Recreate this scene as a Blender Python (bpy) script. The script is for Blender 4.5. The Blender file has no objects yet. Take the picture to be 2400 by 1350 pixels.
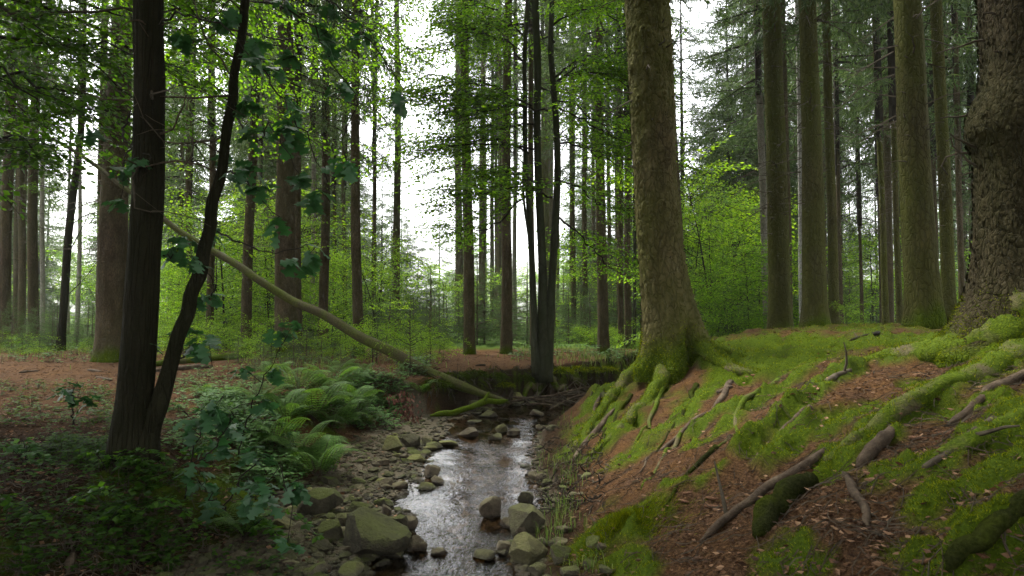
import bpy, math, random
import numpy as np
from mathutils import Vector, Matrix
PI = math.pi
SC = bpy.context.scene
COL = SC.collection
random.seed(7)
RNG = np.random.default_rng(11)

# ------------------------------------------------------------ camera
CAM = np.array([0.0, 0.0, 1.5]); PITCH = math.radians(2.5); FPX = 1600.0
cam_d = bpy.data.cameras.new('camera'); cam = bpy.data.objects.new('camera', cam_d); COL.objects.link(cam)
cam.location = CAM; cam.rotation_euler = (PI/2 + PITCH, 0, 0)
cam_d.sensor_width = 36; cam_d.lens = 24; cam_d.clip_start = 0.05; cam_d.clip_end = 1500
cam_d.dof.use_dof = True; cam_d.dof.focus_distance = 8.8; cam_d.dof.aperture_fstop = 5.6
SC.camera = cam
# ------------------------------------------------------------ overcast sky, soft sun
SUN_EL = math.radians(58); SUN_AZ = math.radians(-40)     # azimuth measured from +Y towards +X
W = bpy.data.worlds.new('World'); SC.world = W; W.use_nodes = True
nt = W.node_tree; nt.nodes.clear()
sky = nt.nodes.new('ShaderNodeTexSky'); sky.sky_type = 'NISHITA'; sky.sun_disc = False
sky.sun_elevation = SUN_EL; sky.sun_rotation = SUN_AZ; sky.dust_density = 4.0; sky.air_density = 1.0; sky.ozone_density = 1.0
hs = nt.nodes.new('ShaderNodeHueSaturation'); hs.inputs['Saturation'].default_value = 0.15; hs.inputs['Value'].default_value = 1.0
bg = nt.nodes.new('ShaderNodeBackground'); bg.inputs[1].default_value = 0.15
wo = nt.nodes.new('ShaderNodeOutputWorld')
nt.links.new(sky.outputs[0], hs.inputs['Color']); nt.links.new(hs.outputs[0], bg.inputs[0]); nt.links.new(bg.outputs[0], wo.inputs[0])
sl = bpy.data.lights.new('sun', 'SUN'); sl.energy = 1.5; sl.angle = math.radians(14); sl.color = (1.0, 0.96, 0.88)
so = bpy.data.objects.new('sun', sl); COL.objects.link(so)
sd = Vector((math.sin(SUN_AZ)*math.cos(SUN_EL), math.cos(SUN_AZ)*math.cos(SUN_EL), math.sin(SUN_EL)))
so.rotation_euler = sd.to_track_quat('Z', 'Y').to_euler(); so.location = (0, 0, 60)
SC.view_settings.view_transform = 'Standard'; SC.view_settings.look = 'None'
SC.view_settings.exposure = 2.4; SC.view_settings.gamma = 1.0; SC.view_settings.use_curve_mapping = False
SC.cycles.max_bounces = 7; SC.cycles.diffuse_bounces = 3; SC.cycles.glossy_bounces = 2; SC.cycles.transmission_bounces = 4
SC.cycles.transparent_max_bounces = 8; SC.cycles.volume_bounces = 1; SC.cycles.caustics_reflective = False; SC.cycles.caustics_refractive = False
SC.cycles.sample_clamp_indirect = 5.0; SC.cycles.use_denoising = True
try:
    SC.cycles.denoiser = 'OPENIMAGEDENOISE'; SC.cycles.denoising_input_passes = 'RGB_ALBEDO_NORMAL'; SC.cycles.denoising_prefilter = 'ACCURATE'
except Exception: pass

# ------------------------------------------------------------ noise
def _h(ix, iy, iz, s):
    n = (ix.astype(np.int64)*374761393 + iy.astype(np.int64)*668265263 + iz.astype(np.int64)*2147483647 + s*1274126177) & 0xffffffff
    n = ((n ^ (n >> 13)) * 1274126177) & 0xffffffff
    n = ((n ^ (n >> 16)) * 2246822519) & 0xffffffff
    return ((n ^ (n >> 15)) & 0xffff) / 65535.0
def vnoise(x, y, z=0.0, s=0):
    x, y, z = np.broadcast_arrays(np.asarray(x, float), np.asarray(y, float), np.asarray(z, float))
    ix, iy, iz = np.floor(x), np.floor(y), np.floor(z)
    fx, fy, fz = x-ix, y-iy, z-iz
    fx, fy, fz = fx*fx*(3-2*fx), fy*fy*(3-2*fy), fz*fz*(3-2*fz)
    def c(a, b, d): return _h(ix+a, iy+b, iz+d, s)
    x0 = (c(0,0,0)*(1-fx)+c(1,0,0)*fx)*(1-fy)+(c(0,1,0)*(1-fx)+c(1,1,0)*fx)*fy
    if np.all(fz == 0): return x0*2-1
    x1 = (c(0,0,1)*(1-fx)+c(1,0,1)*fx)*(1-fy)+(c(0,1,1)*(1-fx)+c(1,1,1)*fx)*fy
    return (x0*(1-fz)+x1*fz)*2-1
def fbm(x, y, z=0.0, s=0, o=3):
    r = 0; a = 1; t = 0
    for k in range(o):
        r = r + a*vnoise(np.asarray(x)*2**k+17.3*k, np.asarray(y)*2**k-9.1*k, np.asarray(z)*2**k, s+k); t += a; a *= .5
    return r/t
def worley(x, y, z, s=0):
    ix, iy, iz = np.floor(x), np.floor(y), np.floor(z)
    f1 = np.full(x.shape, 9.0); f2 = np.full(x.shape, 9.0); idv = np.zeros(x.shape)
    for a in (-1,0,1):
        for b in (-1,0,1):
            for c in (-1,0,1):
                jx, jy, jz = ix+a, iy+b, iz+c
                px, py, pz = jx+_h(jx,jy,jz,s), jy+_h(jx,jy,jz,s+1), jz+_h(jx,jy,jz,s+2)
                d = (px-x)**2+(py-y)**2+(pz-z)**2
                m = d < f1
                f2 = np.where(m, f1, np.minimum(f2, d)); idv = np.where(m, _h(jx,jy,jz,s+3), idv); f1 = np.where(m, d, f1)
    return np.sqrt(f1), np.sqrt(f2), idv
def ss(a, b, x):
    t = np.clip((np.asarray(x, float)-a)/(b-a), 0, 1); return t*t*(3-2*t)

# ------------------------------------------------------------ pixel helpers: where a thing seen in the photo stands
def ray(px, py):
    u = px-1200.0; v = 675.0-py; c, s = math.cos(PITCH), math.sin(PITCH)
    return np.array([u, FPX*c - v*s, FPX*s + v*c])
def P(px, py, Y):
    d = ray(px, py); return CAM + d*(Y/d[1])

# ------------------------------------------------------------ the stream channel and the ground height
CH = np.array([(-.45,-14),(-.42,0),(-.36,4),(-.33,5.4),(-.31,6.8),(-.3,7.9),(-.28,9.2),(.02,10.5),(.75,11.6),(1.6,12.3),(2.5,13.6),(4,16.5),(8,20),(16,24),(60,40)], float)
HWC = [(-14,.6),(3.6,.66),(4.6,.42),(5.4,.60),(6.8,.55),(7.9,.62),(9.2,.66),(10.4,.8),(12,.62),(14,.5),(40,.6)]
def chan(x, y):
    x = np.asarray(x, float); y = np.asarray(y, float)
    best = np.full(x.shape, 1e9); side = np.zeros(x.shape); cy = np.zeros(x.shape)
    for (ax, ay), (bx, by) in zip(CH[:-1], CH[1:]):
        dx, dy = bx-ax, by-ay; L = dx*dx+dy*dy
        t = np.clip(((x-ax)*dx+(y-ay)*dy)/L, 0, 1)
        qx, qy = ax+t*dx, ay+t*dy
        d = np.hypot(x-qx, y-qy); m = d < best
        cr = dx*(y-ay)-dy*(x-ax)
        best = np.where(m, d, best); side = np.where(m, np.where(cr < 0, 1, -1), side); cy = np.where(m, qy, cy)
    hw = np.interp(cy, [a for a, b in HWC], [b for a, b in HWC])
    hw = hw + .10*vnoise(x*2.1, y*2.1, s=3) + .05*vnoise(x*6, y*6, s=4)
    return best-hw, side, cy
BUMPS = []        # (polyline world xy, radius, height)
def seg_d(x, y, pl):
    b = np.full(np.shape(x), 1e9)
    for (ax, ay), (bx, by) in zip(pl[:-1], pl[1:]):
        dx, dy = bx-ax, by-ay; L = dx*dx+dy*dy+1e-9
        t = np.clip(((x-ax)*dx+(y-ay)*dy)/L, 0, 1)
        b = np.minimum(b, np.hypot(x-ax-t*dx, y-ay-t*dy))
    return b
def height(x, y, info=False):
    x = np.asarray(x, float); y = np.asarray(y, float)
    t, side, cy = chan(x, y)
    tp = np.maximum(t, 0)
    far = ss(16, 34, y)
    # right mound
    RP = 1.30 - .12*ss(12, 20, y)
    zr = RP*(1-np.exp(-(tp/(1.85-.45*ss(6.3, 8.6, y)))**1.5)) + .07*ss(0, .12, t)
    lump = .075*fbm(x*1.7, y*1.7, s=21) + .045*fbm(x*4.5, y*4.5, s=25)*ss(.2, .8, t)
    zr = zr + lump*ss(.1, .7, t) + .05*fbm(x*6, y*6, s=28)*ss(.02, .15, t)*(1-ss(.3, .6, t))
    # left bank
    Lp = .50 + .016*np.clip(y-7, 0, 10)
    outer = ss(9.4, 10.6, cy)
    bar = .80*(1-outer)+.06*outer; bw = 1.15*(1-outer)+.34*outer
    edge = t + .12*vnoise(x*1.7, y*1.7, s=31)*ss(0, .3, t) + .09*vnoise(x*5.5, y*5.5, s=37)*ss(0, .1, t)*outer
    zl = .07*ss(0, .8, t)*(1-outer) + (Lp-.07*(1-outer))*ss(0, 1, (edge-bar)/bw)
    zl = zl + .03*fbm(x*1.1, y*1.1, s=33)*ss(.4, 1.4, t) + .012*fbm(x*7, y*7, s=35)*ss(0, .3, t) + .05*fbm(x*3.1, y*3.1, s=38)*ss(bar, bar+.3*bw, t)*(1-ss(bar+bw, bar+bw+.6, t))
    zl = zl + .25*ss(-3.2, -5.5, x)*ss(8, 3.5, y)      # the near bank rises a little to the left
    zb = -.13*ss(0, -.35, t) + .012*fbm(x*9, y*9, s=40)
    z = np.where(t < 0, zb, np.where(side > 0, zr, zl))
    ff = .72 + .10*fbm(x*.06, y*.06, s=50, o=2)
    z = np.where(t < 0, z, z*(1-far)+ff*far)
    for pl, r, h in BUMPS:
        lo = pl.min(0)-3*r; hi = pl.max(0)+3*r
        m = (x > lo[0]) & (x < hi[0]) & (y > lo[1]) & (y < hi[1])
        if np.any(m):
            d = seg_d(x[m], y[m], pl); z[m] += h*np.exp(-(d/r)**2)
    return (z, t, side, cy) if info else z
def H(x, y): return float(height(np.array([x]), np.array([y]))[0])
_DS = np.concatenate([1.5*(1.012**np.arange(0, 320))])
def G(px, py):
    """the point of the ground seen at a pixel of the photo"""
    d = ray(px, py); d = d/d[1]
    pts = CAM[None, :] + d[None, :]*_DS[:, None]
    g = height(pts[:, 0], pts[:, 1]) - pts[:, 2]
    k = np.where((g[:-1] < 0) & (g[1:] >= 0))[0]
    if len(k) == 0: return pts[-1]
    k = k[0]; f = -g[k]/(g[k+1]-g[k]); p = pts[k]*(1-f)+pts[k+1]*f
    return p
_DM = 1.5*(1.024**np.arange(0, 160))
def Gm(px, py):
    px, py = np.asarray(px, float), np.asarray(py, float); c, s = math.cos(PITCH), math.sin(PITCH)
    v = 675-py; dy = FPX*c-v*s; dx = (px-1200)/dy; dz = (FPX*s+v*c)/dy
    X = dx[:, None]*_DM; Yy = np.broadcast_to(_DM, X.shape); Z = 1.5+dz[:, None]*_DM; g = height(X, Yy.copy())-Z
    k = np.argmax((g[:, :-1] < 0) & (g[:, 1:] >= 0), 1); i = np.arange(len(px)); f = np.clip(-g[i, k]/(g[i, k+1]-g[i, k]+1e-9), 0, 1); d = _DM[k]*(1-f)+_DM[k+1]*f
    x, y = dx*d, d; return np.stack([x, y, height(x, y.copy())], -1)
def Gl(*pp): return np.array([G(a, b) for a, b in pp])

# ------------------------------------------------------------ mesh helpers
class MB:
    def __init__(s): s.v = []; s.t = []; s.q = []; s.n = 0; s.tm = []; s.qm = []
    def add(s, v, tri=None, quad=None, m=0):
        v = np.asarray(v, float).reshape(-1, 3)
        if tri is not None and len(tri): tri = np.asarray(tri, np.int64).reshape(-1, 3); s.t.append(tri+s.n); s.tm.append(np.full(len(tri), m) if np.isscalar(m) else m)
        if quad is not None and len(quad): quad = np.asarray(quad, np.int64).reshape(-1, 4); s.q.append(quad+s.n); s.qm.append(np.full(len(quad), m) if np.isscalar(m) else m)
        s.v.append(v); s.n += len(v)
    def arrays(s):
        v = np.concatenate(s.v); t = np.concatenate(s.t) if s.t else np.zeros((0,3), int); q = np.concatenate(s.q) if s.q else np.zeros((0,4), int)
        tm = np.concatenate(s.tm) if s.tm else np.zeros(0, int); qm = np.concatenate(s.qm) if s.qm else np.zeros(0, int)
        return v, t, q, tm, qm
    def place(s, arr, M=None, off=None):
        v, t, q, tm, qm = arr
        if M is not None: v = v @ np.asarray(M).T
        if off is not None: v = v + np.asarray(off)
        if len(t): s.t.append(t+s.n); s.tm.append(tm)
        if len(q): s.q.append(q+s.n); s.qm.append(qm)
        s.v.append(v); s.n += len(v)
    def mesh(s, name, mats, smooth=False, attr=None):
        v, t, q, tm, qm = s.arrays()
        me = bpy.data.meshes.new(name)
        me.vertices.add(len(v)); me.vertices.foreach_set('co', v.astype(np.float32).ravel())
        nl = len(t)*3+len(q)*4; me.loops.add(nl)
        me.loops.foreach_set('vertex_index', np.concatenate([t.ravel(), q.ravel()]).astype(np.int32))
        me.polygons.add(len(t)+len(q))
        ls = np.concatenate([np.arange(len(t))*3, len(t)*3+np.arange(len(q))*4]).astype(np.int32)
        me.polygons.foreach_set('loop_start', ls)
        me.polygons.foreach_set('material_index', np.concatenate([tm, qm]).astype(np.int32))
        me.polygons.foreach_set('use_smooth', np.full(len(ls), smooth))
        for m in mats: me.materials.append(m)
        if attr:
            for k, a in attr.items():
                at = me.attributes.new(k, 'FLOAT', 'POINT'); at.data.foreach_set('value', np.asarray(a, np.float32))
        me.update(calc_edges=True); me.validate()
        return me
    def obj(s, name, mats, parent=None, smooth=False, loc=None, attr=None):
        return link(name, s.mesh(name, mats, smooth, attr), parent, loc)
def link(name, me, parent=None, loc=None):
    o = bpy.data.objects.new(name, me); COL.objects.link(o)
    if loc is not None: o.location = loc
    if parent is not None: o.parent = parent
    return o
def thing(name, label, cat, loc=(0,0,0), group=None, rz=0):
    o = bpy.data.objects.new(name, None); COL.objects.link(o); o.location = loc; o.rotation_euler = (0,0,rz); o.empty_display_size = .1
    return tag(o, label, cat, group)
def tag(o, label=None, cat=None, group=None, kind=None):
    if label: o['label'] = label
    if cat: o['category'] = cat
    if group: o['group'] = group
    if kind: o['kind'] = kind
    return o
def copy_tree(o, parent=None):
    c = o.copy(); COL.objects.link(c); c.parent = parent
    for ch in list(o.children): copy_tree(ch, c)
    return c
def smoothpath(p, n):
    p = np.asarray(p, float); m = len(p)
    if m < 3:
        t = np.linspace(0, 1, n)[:, None]; return p[0]*(1-t)+p[-1]*t
    L = np.concatenate([[0], np.cumsum(np.linalg.norm(np.diff(p[:, :3], axis=0), axis=1))]); L /= L[-1]
    u = np.linspace(0, 1, n); out = np.zeros((n, p.shape[1]))
    tan = np.gradient(p, L, axis=0)
    k = np.clip(np.searchsorted(L, u, side='right')-1, 0, m-2)
    h = (L[k+1]-L[k])[:, None]; t = ((u-L[k])[:, None])/h
    h00 = 2*t**3-3*t**2+1; h10 = t**3-2*t**2+t; h01 = -2*t**3+3*t**2; h11 = t**3-t**2
    return h00*p[k]+h10*h*tan[k]+h01*p[k+1]+h11*h*tan[k+1]
def tube(pts, rad, k=8, cap=True, m=0, disp=None, ref=None):
    """arrays of a tube along pts with radii rad; disp(theta, i)->radius factor"""
    pts = np.asarray(pts, float); n = len(pts); rad = np.broadcast_to(np.asarray(rad, float), (n,))
    T = np.gradient(pts, axis=0); T /= np.linalg.norm(T, axis=1)[:, None]+1e-12
    if ref is None:
        a = np.array([1.0, 0, 0]) if abs(np.mean(T[:, 0])) < .7 else np.array([0, 0, 1.0])
    else: a = np.asarray(ref, float)
    A = a[None, :]-(T@a)[:, None]*T; A /= np.linalg.norm(A, axis=1)[:, None]+1e-12
    B = np.cross(T, A)
    th = np.arange(k)*2*PI/k
    R = rad[:, None]*np.ones(k)[None, :]
    if disp is not None: R = R*disp(th, n)
    V = pts[:, None, :] + R[:, :, None]*(np.cos(th)[None, :, None]*A[:, None, :]+np.sin(th)[None, :, None]*B[:, None, :])
    V = V.reshape(-1, 3)
    i = np.arange(n-1)[:, None]*k; j = np.arange(k)[None, :]; j2 = (j+1) % k
    Q = np.stack([i+j, i+j2, i+k+j2, i+k+j], -1).reshape(-1, 4)
    tri = np.zeros((0, 3), int)
    if cap:
        V = np.concatenate([V, pts[:1]-0*T[:1], pts[-1:]])
        c0, c1 = n*k, n*k+1; e = (n-1)*k; jj = np.arange(k); jn = (jj+1) % k
        tri = np.concatenate([np.stack([jn, jj, np.full(k, c0)], -1), np.stack([e+jj, e+jn, np.full(k, c1)], -1)])
    return V, tri, Q, np.full(len(tri), m), np.full(len(Q), m)

# ------------------------------------------------------------ materials
def mat(name):
    m = bpy.data.materials.new(name); m.use_nodes = True; n = m.node_tree; n.nodes.clear()
    return m, n
def N(n, t, **k):
    x = n.nodes.new(t)
    for a, b in k.items():
        if a.startswith('i_'): x.inputs[a[2:].replace('_', ' ')].default_value = b
        else: setattr(x, a, b)
    return x
def ramp(n, src, stops):
    r = n.nodes.new('ShaderNodeValToRGB'); e = r.color_ramp.elements
    while len(e) < len(stops): e.new(.5)
    for q, (p, c) in zip(e, stops): q.position = p; q.color = (c[0], c[1], c[2], 1) if hasattr(c, '__len__') else (c, c, c, 1)
    n.links.new(src, r.inputs[0]); return r.outputs[0]
def mix(n, f, a, b):
    x = n.nodes.new('ShaderNodeMix'); x.data_type = 'RGBA'; x.clamp_factor = True
    for s, v in ((x.inputs[0], f), (x.inputs[6], a), (x.inputs[7], b)):
        if isinstance(v, bpy.types.NodeSocket): n.links.new(v, s)
        elif hasattr(v, '__len__'): s.default_value = (*v, 1)
        else: s.default_value = v
    return x.outputs[2]
def math_(n, op, a, b=0.0, clamp=False):
    x = n.nodes.new('ShaderNodeMath'); x.operation = op; x.use_clamp = clamp
    for s, v in ((x.inputs[0], a), (x.inputs[1], b)):
        if isinstance(v, bpy.types.NodeSocket): n.links.new(v, s)
        else: s.default_value = v
    return x.outputs[0]
def noise(n, scale, det=4, rough=.6, vec=None, coord='Object', sc3=None):
    if vec is None:
        tc = n.nodes.new('ShaderNodeTexCoord'); vec = tc.outputs[coord]
    if sc3:
        mp = n.nodes.new('ShaderNodeMapping'); mp.inputs['Scale'].default_value = sc3; n.links.new(vec, mp.inputs[0]); vec = mp.outputs[0]
    t = N(n, 'ShaderNodeTexNoise'); t.inputs['Scale'].default_value = scale; t.inputs['Detail'].default_value = det; t.inputs['Roughness'].default_value = rough
    n.links.new(vec, t.inputs['Vector']); return t.outputs[0]
def finish(m, n, col, rough=.8, height=None, bump=.3, bdist=.02, spec=.08, transl=0, sheen=0):
    b = n.nodes.new('ShaderNodeBsdfPrincipled')
    if isinstance(col, bpy.types.NodeSocket): n.links.new(col, b.inputs['Base Color'])
    else: b.inputs['Base Color'].default_value = (*col, 1)
    if isinstance(rough, bpy.types.NodeSocket): n.links.new(rough, b.inputs['Roughness'])
    else: b.inputs['Roughness'].default_value = rough
    b.inputs['Specular IOR Level'].default_value = spec
    if height is not None:
        bp = n.nodes.new('ShaderNodeBump'); bp.inputs['Strength'].default_value = bump; bp.inputs['Distance'].default_value = bdist
        n.links.new(height, bp.inputs['Height']); n.links.new(bp.outputs[0], b.inputs['Normal'])
    out = n.nodes.new('ShaderNodeOutputMaterial'); sh = b.outputs[0]
    if transl:
        tr = n.nodes.new('ShaderNodeBsdfTranslucent')
        br = n.nodes.new('ShaderNodeHueSaturation'); br.inputs['Value'].default_value = 1.5; br.inputs['Saturation'].default_value = 1.1; br.inputs['Hue'].default_value = .485
        if isinstance(col, bpy.types.NodeSocket): n.links.new(col, br.inputs['Color'])
        else: br.inputs['Color'].default_value = (*col, 1)
        n.links.new(br.outputs[0], tr.inputs[0])
        mx = n.nodes.new('ShaderNodeMixShader'); mx.inputs[0].default_value = transl
        n.links.new(sh, mx.inputs[1]); n.links.new(tr.outputs[0], mx.inputs[2]); sh = mx.outputs[0]
    n.links.new(sh, out.inputs[0]); return m
def leafmat(name, a, b, c, transl=.4, rough=.6, spec=.12):
    """random between three tones per leaf and per plant"""
    m, n = mat(name)
    g = n.nodes.new('ShaderNodeNewGeometry'); oi = n.nodes.new('ShaderNodeObjectInfo')
    col = ramp(n, g.outputs['Random Per Island'], [(0, a), (.55, b), (1, c)])
    hv = n.nodes.new('ShaderNodeHueSaturation'); n.links.new(col, hv.inputs['Color'])
    n.links.new(math_(n, 'MULTIPLY_ADD', oi.outputs['Random'], .5), hv.inputs['Value']); hv.inputs['Value'].links[0].from_node.inputs[2].default_value = .75
    return finish(m, n, hv.outputs[0], rough, transl=transl, spec=spec)
def obj_z(n):
    tc = n.nodes.new('ShaderNodeTexCoord'); sp = n.nodes.new('ShaderNodeSeparateXYZ'); n.links.new(tc.outputs['Object'], sp.inputs[0]); return sp.outputs[2]
MOSS = [(.25, (.014, .024, .002)), (.5, (.050, .078, .004)), (.8, (.13, .165, .010))]
def barkmat(name, c0, c1, c2, algae, amt, scale=26, stretch=.45, mossh=0.5, bump=.9):
    """bark in object coordinates, origin at the foot of the tree: green moss low down"""
    m, n = mat(name)
    tc = n.nodes.new('ShaderNodeTexCoord'); v = tc.outputs['Object']
    mp = n.nodes.new('ShaderNodeMapping'); mp.inputs['Scale'].default_value = (1, 1, stretch); n.links.new(v, mp.inputs[0])
    vo = n.nodes.new('ShaderNodeTexVoronoi'); vo.feature = 'DISTANCE_TO_EDGE'; vo.inputs['Scale'].default_value = scale
    wn = N(n, 'ShaderNodeTexNoise'); wn.inputs['Scale'].default_value = 9; n.links.new(mp.outputs[0], wn.inputs['Vector'])
    ad = n.nodes.new('ShaderNodeVectorMath'); ad.operation = 'MULTIPLY_ADD'; n.links.new(wn.outputs['Color'], ad.inputs[0]); ad.inputs[1].default_value = (.12, .12, .12); n.links.new(mp.outputs[0], ad.inputs[2])
    n.links.new(ad.outputs[0], vo.inputs['Vector'])
    edge = ramp(n, vo.outputs['Distance'], [(0, 0), (.12, .7), (.5, 1)])
    fine = noise(n, 60, 5, .7, v); med = noise(n, 5, 4, .6, v, sc3=(1, 1, .35)); big = noise(n, 1.1, 3, .6, v, sc3=(1, 1, .5))
    base = mix(n, ramp(n, fine, [(.25, 0), (.75, 1)]), c0, c1)
    base = mix(n, ramp(n, med, [(.42, 0), (.68, 1)]), base, c2)
    base = mix(n, math_(n, 'MULTIPLY', math_(n, 'SUBTRACT', 1.0, edge), .6), base, (.016, .012, .008))
    oi = n.nodes.new('ShaderNodeObjectInfo')
    al = math_(n, 'ADD', ramp(n, big, [(.3, 0), (.7, 1)]), math_(n, 'MULTIPLY', oi.outputs['Random'], .3))
    al = math_(n, 'MULTIPLY', al, amt, True)
    col = mix(n, al, base, algae)
    z = obj_z(n)
    mz = math_(n, 'ADD', math_(n, 'MULTIPLY', z, -1.0/max(mossh, .01)), math_(n, 'MULTIPLY_ADD', big, 2.2), False)
    mz.node.inputs[1].links[0].from_node.inputs[2].default_value = -.25
    mf = ramp(n, mz, [(.25, 0), (.7, 1)])
    mossc = ramp(n, fine, MOSS)
    col = mix(n, mf, col, mossc) if mossh > 0 else col
    hgt = math_(n, 'ADD', math_(n, 'MULTIPLY', edge, .6), math_(n, 'MULTIPLY', fine, .5))
    return finish(m, n, col, .88, hgt, bump, .03, .05)
BARK_BROWN = barkmat('bark_brown', (.042, .030, .018), (.085, .060, .038), (.13, .094, .062), (.065, .068, .025), .5)
BARK_OLIVE = barkmat('bark_olive', (.038, .033, .015), (.08, .07, .031), (.110, .094, .040), (.066, .075, .013), .95, scale=20, bump=1.0)
BARK_BIG = barkmat('bark_big', (.07, .052, .03), (.115, .090, .042), (.165, .132, .07), (.082, .086, .018), .95, mossh=.55, scale=17)
BARK_OAK = barkmat('bark_oak', (.008, .0065, .0045), (.020, .0165, .011), (.034, .028, .018), (.018, .022, .008), .5, scale=26, stretch=.10, mossh=.12)
BARK_BEECH = barkmat('bark_beech', (.018, .019, .013), (.034, .034, .024), (.052, .052, .038), (.028, .036, .010), .6, scale=8, mossh=.6, bump=.25)
BARK_PALE = barkmat('bark_pale', (.16, .14, .11), (.26, .23, .19), (.34, .31, .27), (.13, .14, .07), .35)
BARK_BIRCH = barkmat('bark_birch', (.3, .29, .27), (.5, .48, .45), (.6, .58, .55), (.2, .2, .12), .2, mossh=0)
m, n = mat('dead_wood'); DEADWOOD = finish(m, n, ramp(n, noise(n, 12, 4, .7), [(.3, (.035, .026, .017)), (.55, (.085, .062, .042)), (.8, (.17, .135, .09))]), .85, noise(n, 60, 5, .75), .8, .015)
m, n = mat('twig_grey'); TWIG = finish(m, n, ramp(n, noise(n, 8, 3, .6), [(.3, (.035, .028, .018)), (.7, (.095, .078, .055))]), .85)
m, n = mat('twig_dark'); TWIGD = finish(m, n, (.022, .018, .013), .85)
m, n = mat('moss_wood'); f = noise(n, 70, 4, .7); MOSSWOOD = finish(m, n, mix(n, ramp(n, noise(n, 3.5, 3, .6), [(.36, 0), (.52, 1)]), ramp(n, f, [(.3, (.06, .05, .025)), (.7, (.13, .11, .06))]), ramp(n, f, MOSS)), .95, f, .8, .015)
m, n = mat('moss'); f = noise(n, 90, 4, .7); MOSSM = finish(m, n, ramp(n, f, MOSS), .95, f, .8, .015)
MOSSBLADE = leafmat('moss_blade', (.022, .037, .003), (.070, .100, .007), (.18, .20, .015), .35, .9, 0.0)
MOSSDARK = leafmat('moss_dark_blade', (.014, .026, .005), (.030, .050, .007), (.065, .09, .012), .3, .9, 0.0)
FERN0 = None
GRASS = leafmat('grass_blade', (.04, .075, .015), (.075, .13, .025), (.15, .19, .06), .4, .5)
NEEDLE = leafmat('spruce_needle', (.03, .056, .018), (.048, .085, .026), (.08, .12, .036), .4, .5)
NEEDLEF = leafmat('spruce_needle_pale', (.035, .07, .022), (.055, .10, .03), (.085, .14, .042), .35, .5)
m, n = mat('dark_moss_wood'); f = noise(n, 60, 5, .75); MOSSDK = finish(m, n, mix(n, ramp(n, noise(n, 4, 3, .6), [(.4, 0), (.65, 1)]), ramp(n, f, [(.3, (.010, .012, .004)), (.7, (.045, .05, .018))]), ramp(n, f, [(.3, (.02, .028, .005)), (.75, (.08, .10, .012))])), .95, f, 1.0, .03, .0)
BEECH = leafmat('beech_leaf', (.05, .12, .014), (.08, .185, .02), (.14, .26, .03), .68, .5)
BRIGHT = leafmat('bright_leaf', (.08, .18, .02), (.13, .26, .028), (.20, .33, .04), .6, .5)
OAKL = leafmat('oak_leaf', (.016, .058, .018), (.026, .085, .025), (.045, .13, .032), .35, .5, .4)
DARKL = leafmat('dark_leaf', (.026, .07, .010), (.045, .115, .014), (.08, .17, .022), .6, .45)
FERN = leafmat('fern_leaf', (.045, .105, .018), (.075, .16, .026), (.12, .22, .04), .45, .55)
HERB = leafmat('herb_leaf', (.03, .08, .018), (.055, .125, .028), (.09, .17, .045), .4, .5)
LITTER = leafmat('litter', (.035, .018, .009), (.11, .056, .026), (.26, .155, .085), .1, .8, .2)
NEEDLEL = leafmat('needle_litter', (.024, .012, .006), (.08, .038, .017), (.17, .092, .046), 0, .8, .2)
BRONZE = leafmat('bronze_leaf', (.06, .032, .022), (.12, .06, .042), (.20, .12, .085), .2, .8)

# ------------------------------------------------------------ moss strokes and roots that ridge the ground (pixel paths -> ground points)
ROOTS_BIG = [ # (pixel path on the ground, start radius m, end radius)
 ([(1545,855),(1500,885),(1462,915),(1425,960),(1385,1010),(1345,1070)], .105, .03),
 ([(1570,862),(1548,915),(1515,960),(1470,1000),(1430,1045),(1385,1080)], .125, .03),
 ([(1640,815),(1690,828),(1740,842),(1800,846)], .12, .03),
 ([(1640,845),(1690,862),(1740,880),(1790,885)], .10, .03),
]
ROOTS_RIGHT = [
 ([(2330,830),(2240,838),(2160,846),(2090,850),(2030,858)], .20, .05),
 ([(2400,845),(2330,878),(2250,915),(2150,950),(2070,1000),(2000,1060),(1940,1105)], .105, .035),
 ([(2520,900),(2420,985),(2300,1050),(2200,1100),(2130,1130)], .11, .03),
]
RIDGES = [ # moss ridges of buried roots
 ([(2000,868),(1930,900),(1870,945),(1830,980),(1775,1025),(1745,1050)], .07, .09),
 ([(1880,880),(1800,925),(1720,965),(1640,1000)], .10, .05),
 ([(2400,1100),(2300,1150),(2190,1200)], .07, .06),
 ([(2420,1210),(2330,1270),(2240,1330)], .07, .08),
 ([(1900,985),(1850,1040),(1800,1080)], .07, .06),
 ([(1440,895),(1400,930),(1370,980)], .14, .06),
]
ROOTPATHS = []
for pl, r0, r1 in ROOTS_BIG+ROOTS_RIGHT: ROOTPATHS.append((Gl(*pl), r0, r1))
for g, r0, r1 in ROOTPATHS: BUMPS.append((g[:, :2].copy(), .20 if r0 > .1 else .12, .05))
rid = [(Gl(*pl), r, h) for pl, r, h in RIDGES]
for g, r, h in rid: BUMPS.append((g[:, :2].copy(), r, h))
hum = G(1450, 1260); BUMPS.append((np.array([[hum[0]-.08, hum[1]], [hum[0]+.12, hum[1]+.06]]), .20, .09))
STROKES = [(g[:, :2], .17, .9) for g, r0, r1 in ROOTPATHS]+[(g[:, :2], .15, .95) for g, r, h in rid]+[(np.array([[hum[0]-.08, hum[1]], [hum[0]+.12, hum[1]+.06]]), .26, 1.0)]
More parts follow.
